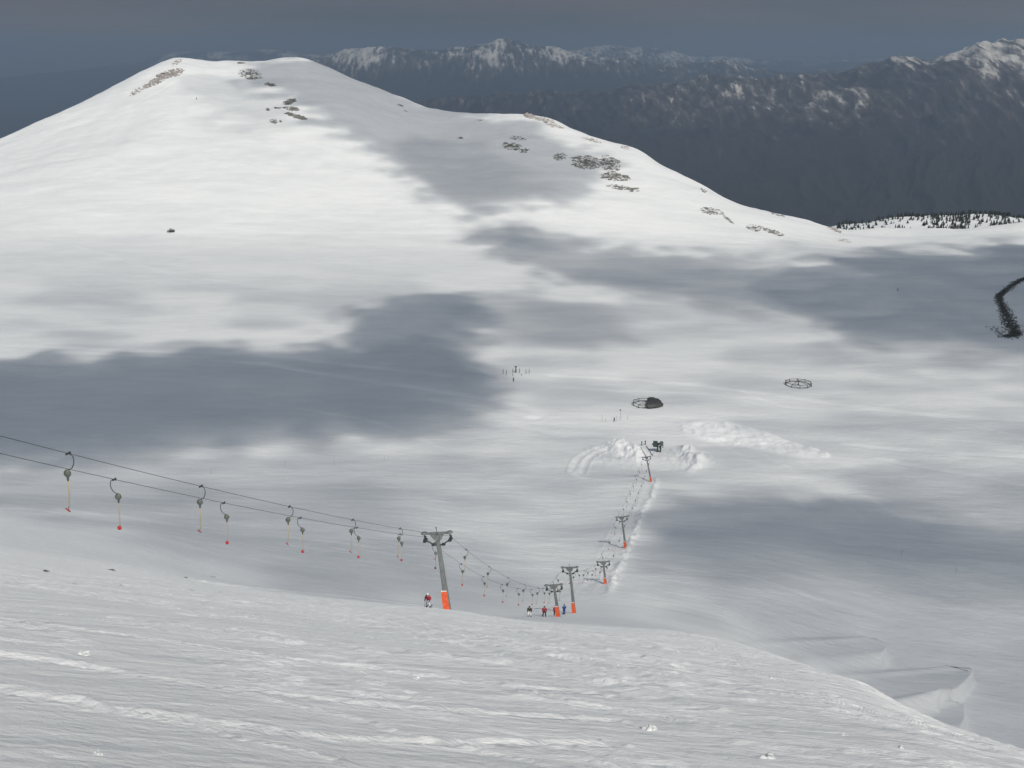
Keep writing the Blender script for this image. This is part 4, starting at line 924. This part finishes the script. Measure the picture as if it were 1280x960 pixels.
# ------------------------------------------------------------------ rock outcrops breaking through the snow
def rocks(cl, label, matname='rock', ymin=900, name='rock_outcrop', zs=.55, cat='rocks'):
    import bmesh
    bm = bmesh.new(); bmesh.ops.create_icosphere(bm, subdivisions=1, radius=1); IV = np.array([v.co[:] for v in bm.verts]); IF = [tuple(q.index for q in f.verts) for f in bm.faces]; bm.free()
    V = []; Fc = []; org = None
    for (cu, cv, ru, rv_, n, smin, smax, rot) in cl:
        for i in range(int(n*2.2)):
            r_ = rng.random()**.7; th = rng.random()*6.283; a = ru*r_*math.cos(th); b = rv_*r_*math.sin(th); c_, s_ = math.cos(rot), math.sin(rot)
            u_, v_ = cu+a*c_-b*s_, cv+a*s_+b*c_
            if v_ < crest_v(u_)+.5 and name == 'rock_outcrop' and ymin > 800: v_ = crest_v(u_)+.6+random.random()*1.5
            g = ground_at(u_, v_, ymin)
            if org is None: org = np.array([g[0], g[1], gz(g[0], g[1])])
            z = gz(g[0], g[1]); sz = (smin+(smax-smin)*rng.random()**2.5)*(.9 if ymin > 800 else 1)*(2.0 if rng.random() < .12 else 1)
            R3 = rng.normal(size=IV.shape)*.16+1; sc = np.array([sz*(.7+1.6*rng.random()), sz*(.6+.7*rng.random()), sz*zs*(.6+.8*rng.random())])
            ang = rng.normal()*.5; ca, sa = math.cos(ang), math.sin(ang); W = IV*R3*sc; W = np.stack([W[:, 0]*ca-W[:, 1]*sa, W[:, 0]*sa+W[:, 1]*ca, W[:, 2]], -1)
            W = W+np.array([g[0], g[1], z+sz*.05])-org; n0 = len(V); V += W.tolist(); Fc += [tuple(k2+n0 for k2 in f) for f in IF]
    me = bpy.data.meshes.new(name); me.from_pydata(V, [], Fc); me.materials.append(M[matname]); o = bpy.data.objects.new(name, me); COL.objects.link(o); o.location = org.tolist()
    return tag(o, label, cat)
rocks([(214, 92, 17, 5, 190, .3, 1.5, -.25), (195, 102, 18, 4, 120, .3, 1.2, -.45), (172, 114, 12, 3, 40, .3, .9, -.5), (220, 78, 8, 3, 40, .3, 1.0, -.6)], 'large pinkish brown rock patch on the left shoulder of the summit', 'rockpale', 1100)
rocks([(301, 76.5, 5, 1.0, 14, .6, 1.7, 0)], 'dark rocks on the skyline in the middle of the summit', 'rock', 1200, zs=.75)
rocks([(313, 92, 15, 6, 130, .25, 1.0, .1), (318, 98, 12, 2, 40, .3, .9, 0)], 'speckled rock patch just below the summit skyline', 'rock', 1200)
rocks([(337, 106, 8, 2, 45, .3, 1.2, .15)], 'small thin rock streak below the speckled summit patch', 'rock', 1100)
rocks([(363, 127, 8, 3.5, 80, .3, 1.3, -.3), (365, 136, 10, 2.5, 80, .3, 1.2, .15), (372, 145.5, 12, 2.5, 100, .3, 1.3, .3), (347, 135, 5, 1.2, 20, .3, .9, 0), (335, 137, 2, 1.5, 14, .3, 1.0, 0), (342, 152, 5, 3, 40, .3, 1.1, .3), (351, 152, 1.5, 1.5, 10, .3, 1., 0)], 'cluster of dark rock bands in the upper middle of the hill', 'rock', 1100)
rocks([(500, 132, 5, 2, 16, .3, .9, .4), (507, 139, 3, 1, 8, .3, .8, .4)], 'tiny rock specks on the shaded shoulder below the ridge', 'rock', 1100)
rocks([(673, 148, 20, 2.5, 150, .3, 1.0, .2), (690, 156, 12, 3, 80, .3, 1.0, .35)], 'flat grey rock band just under the ridge knoll', 'rockpale', 1100)
rocks([(660, 141.5, 5, 1.2, 20, .6, 1.6, 0)], 'pale boulders standing on the ridge knoll skyline', 'rockpale', 1200, zs=1.2)
rocks([(640, 183, 13, 5, 120, .3, 1.0, .1), (648, 173, 12, 3, 60, .25, .9, .1), (655, 188, 6, 3, 30, .3, .9, -.2)], 'oval grey rock patch in the hollow left of the broad outcrop', 'rock', 1000)
rocks([(600, 150, 5, 1.2, 14, .3, .8, 0), (575, 173, 5, 1, 12, .3, .8, 0)], 'faint rock specks near the dip in the ridge', 'rock', 1000)
rocks([(700, 196, 9, 4.5, 70, .3, 1.1, -.1)], 'small dark rock clump at the left end of the broad outcrop', 'rock', 1000)
rocks([(733, 203, 18, 9, 330, .25, 1.1, .1), (762, 205, 14, 10, 240, .25, 1.1, .5), (768, 221, 20, 5, 220, .25, 1.2, .1)], 'broad grey outcrop of broken rock on the right flank of the hill', 'rock', 1000)
rocks([(778, 235, 22, 3, 120, .25, 1.0, .18)], 'thin rock streak under the broad outcrop', 'rock', 1000)
rocks([(738, 175, 14, 1.5, 50, .3, 1.0, .25)], 'thin brown rock line along the ridge edge right of the knoll', 'rockpale', 1000)
rocks([(781, 184, 6, 2.5, 30, .3, .9, .3)], 'small brown rock spot on the ridge edge above the outcrop', 'rockpale', 1000)
rocks([(879, 238, 5, 2, 20, .25, .8, .5)], 'tiny rock speck near the ridge edge on the right flank', 'rock', 950)
rocks([(889, 264, 15, 4.5, 130, .2, .8, .15), (910, 274, 10, 1.6, 60, .2, .8, .7)], 'curved speckled rock line low on the right flank', 'rock', 900)
rocks([(944, 285, 12, 4, 90, .2, .75, .1), (966, 290, 14, 3, 110, .2, .8, .3)], 'lowest speckled rock patch at the right foot of the hill', 'rock', 900)
rocks([(972, 266, 12, 1, 40, .2, .7, .3)], 'thin dark rock line on the skyline near the saddle', 'rock', 950)
rocks([(1043, 287, 10, 2.2, 70, .25, 1.0, .4), (1055, 301, 9, 2.5, 50, .2, .6, .2)], 'brown bare ground specks at the saddle beside the conifers', 'rockpale', 950)
for u_, v_, w_, l_ in ((57, 714, 4, 'leftmost small dark bare spot on the slope under the cables'), (141, 713, 3, 'second dark bare spot from the left under the cables'), (267, 721, 4, 'small dark bare streak on the slope right of the other spots'), (232, 722, 2.5, 'faint dark speck between the bare spots under the cables')):
    rocks([(u_, v_, w_, .8, 9, .03, .12, .15)], l_, 'soil', 60, 'bare_rock', .4, 'rock')
rocks([(1196, 835, 15, .3, 26, .05, .13, .26)], 'thin dark rock edge under the lip of the big snow drift', 'soil', 200, 'bare_rock', .5, 'rock')

# snow lumps on the near slope
def chunk(u_, v_, wpx, label, seed):
    g = ground_at(u_, v_, 5, 90); x, y = g[0], g[1]; s_ = wpx*y/F/2
    m = MB(); R = random.Random(seed)
    for i in range(5): m.ball((R.uniform(-.6, .6)*s_, R.uniform(-.5, .5)*s_, s_*.12*R.random()), (s_*R.uniform(.35, .6), s_*R.uniform(.35, .6), s_*R.uniform(.25, .5)), 2, 0, .16, seed*7+i)
    o = m.build('snow_lump', M['snow']); o.location = (x, y, gz(x, y)); tag(o, label, 'snow lump', 'loose snow lumps on the near slope')
for i, c in enumerate(((813, 912, 24, 'white snow lump lower right of centre on the near slope'), (957, 947, 27, 'jagged white snow lump at the bottom edge, right of centre'), (521, 849, 14, 'upright snow lump left of centre on the near slope'), (105, 819, 20, 'flat snow lump on the left of the near slope'),
    (848, 815, 7, 'small snow lump below the short pylons, right side'), (773, 832, 6, 'tiny snow lump in the middle of the near slope'), (1054, 919, 12, 'flat snow lump near the right edge of the near slope'), (1125, 934, 10, 'rightmost flat snow lump on the near slope'), (124, 944, 20, 'snow lump near the bottom left corner'), (965, 848, 6, 'small snow lump near the right skyline of the near slope'))):
    chunk(*c, i+3)

# ------------------------------------------------------------------ scrub bank on the right
def scrub():
    m = MB(); org = None
    cen = [(1284, 347, 3.0), (1272, 352, 3.5), (1262, 359, 4), (1252, 367, 4), (1248, 372, 4.0), (1252, 380, 5), (1256, 388, 6), (1259, 396, 7), (1262, 404, 8), (1266, 411, 8), (1270, 417, 6), (1264, 420, 8), (1254, 421, 5), (1240, 408, 8)]
    V = []; Fc = []
    for i in range(len(cen)-1):
        (u0, v0, w0), (u1, v1, w1) = cen[i], cen[i+1]
        n = 330 if i < 11 else 80
        for k_ in range(n):
            t = rng.random(); r_ = (w0*(1-t)+w1*t); u_ = u0*(1-t)+u1*t+rng.normal()*r_*.62; v_ = v0*(1-t)+v1*t+rng.normal()*r_*.28 if i < 11 else v0+(v1-v0)*t+rng.normal()*.8
            g = ground_at(u_, v_, 560); 
            if org is None: org = np.array([g[0], g[1], gz(g[0], g[1])])
            base = np.array([g[0], g[1], gz(g[0], g[1])])-org; s_ = .25+.55*rng.random()
            for q_ in range(5):
                d = rng.normal(size=3); d[2] = abs(d[2])*.7; d /= np.linalg.norm(d); e_ = rng.normal(size=3)*.35
                n0 = len(V); c0 = base+d*s_*.15; V += [(c0-e_*s_).tolist(), (c0+e_*s_).tolist(), (base+d*s_).tolist()]; Fc.append((n0, n0+1, n0+2))
    me = bpy.data.meshes.new('scrub'); me.from_pydata(V, [], Fc); me.materials.append(M['soil']); o = bpy.data.objects.new('scrub', me); COL.objects.link(o); o.location = org.tolist(); o['kind'] = 'stuff'
    o['label'] = 'dark bare scrub along the stream bank at the right edge'; o['category'] = 'scrub'
scrub()

# ------------------------------------------------------------------ conifers on the ridge behind the saddle
def tree_meshes(seed):
    R = random.Random(seed); m = MB(); H = 5.5
    n = 9
    V = []; Fc = []
    for t in range(13):
        z0 = .5+t*(H-.7)/13; r = (1.35*(1-t/13.5)+.12)*R.uniform(.8, 1.15)
        for b in range(9):
            a = R.uniform(0, 6.283); rr_ = r*R.uniform(.6, 1.15); dx, dy = math.cos(a), math.sin(a); w = .28*rr_+.10
            n0 = len(V); V += [(0, 0, z0+.55), (dx*rr_*.6-dy*w, dy*rr_*.6+dx*w, z0+.08), (dx*rr_, dy*rr_, z0-.22), (dx*rr_*.6+dy*w, dy*rr_*.6-dx*w, z0+.08)]; Fc += [(n0, n0+1, n0+2), (n0, n0+2, n0+3)]
    m.add(V, Fc, 0); crown = m.mesh('crown', M['conifer']); m = MB(); m.tube([(0, 0, -.6), (0, 0, H*.55), (0, 0, H-.1)], [.16, .09, .02], 6); trunk = m.mesh('trunk', M['bark']); return crown, trunk
TM = [tree_meshes(i) for i in range(4)]
def in_band(u_): return crest_v(u_), rv(u_)
GT = 'scattered dark conifers on the snowy ridge'
cnt = 0; tr_id = 0
zones = [(1046, 1110, 105, 0, 1), (1110, 1172, 95, .0, 1), (1216, 1240, 22, .0, .9), (1240, 1290, 40, .0, 1)]
for (ua, ub, n, lo_, hi_) in zones:
    for i in range(n):
        u_ = random.uniform(ua, ub); Y0 = crest_y(u_); Yt = random.uniform(Y0+110, Y0+238) if random.random() < .75 else random.uniform(Y0+225, Y0+262)
        g = pt(u_, 275, Yt); x, y = g[0], g[1]; z = gz(x, y); cr_, tk_ = TM[i % 4]
        e = empty('conifer_tree', (x, y, z), (0, 0, random.uniform(0, 6))); s_ = random.uniform(.5, 1.2); e.scale = (s_*random.uniform(.9, 1.5), s_*1.1, s_*random.uniform(.6, 1)); e.rotation_euler[0] = random.uniform(-.06, .06)
        o = bpy.data.objects.new('crown', cr_); COL.objects.link(o); o.parent = e; o2 = bpy.data.objects.new('trunk', tk_); COL.objects.link(o2); o2.parent = e
        tag(e, 'small dark conifer among many on the snowy ridge behind the saddle', 'tree', GT); cnt += 1
# the dense leafless wood that reads as one mass
V = []; Fc = []; c0 = np.array([v.co[:] for v in TM[0][0].vertices]); f0 = np.array([[p.vertices[k2] for k2 in range(3)] for p in TM[0][0].polygons])
n0 = 0; VV = []; FF = []
for i in range(700):
    u_ = random.choice([random.uniform(1165, 1213), random.uniform(1236, 1262), random.uniform(1190, 1320)]); Y0 = crest_y(u_)
    Yt = Y0+random.uniform(90, 245) if u_ < 1213 or random.random() < .3 else Y0+random.uniform(232, 275)
    g = pt(u_, 275, Yt); z = gz(g[0], g[1]); s_ = random.uniform(.5, 1.0); a = random.uniform(0, 6.28); ca, sa = math.cos(a), math.sin(a)
    W = c0*s_; W = np.stack([W[:, 0]*ca-W[:, 1]*sa, W[:, 0]*sa+W[:, 1]*ca, W[:, 2]], -1)+np.array([g[0], g[1], z]); VV.append(W); FF.append(f0+n0); n0 += len(c0)
me = bpy.data.meshes.new('wood'); me.from_pydata(np.concatenate(VV).tolist(), [], np.concatenate(FF).tolist()); me.materials.append(M['conifer'])
o = bpy.data.objects.new('wood', me); COL.objects.link(o); o['kind'] = 'stuff'; o['label'] = 'dense dark wood on the ridge behind the saddle'; o['category'] = 'wood'

# ------------------------------------------------------------------ camera, output
cam = bpy.data.cameras.new('camera'); cam.lens = F/1280*36; cam.sensor_width = 36; cam.clip_start = .1; cam.clip_end = 60000
c = bpy.data.objects.new('camera', cam); COL.objects.link(c); c.location = (0, 0, 0); c.rotation_euler = (math.pi/2-P, 0, 0); scn.camera = c
vs = scn.view_settings; vs.view_transform = 'Standard'; vs.look = 'None'; vs.gamma = 1; vs.exposure = 0
scn.cycles.volume_bounces = 0; scn.cycles.max_bounces = 6; scn.cycles.diffuse_bounces = 3; scn.cycles.use_denoising = True
scn.cycles.sample_clamp_indirect = 4
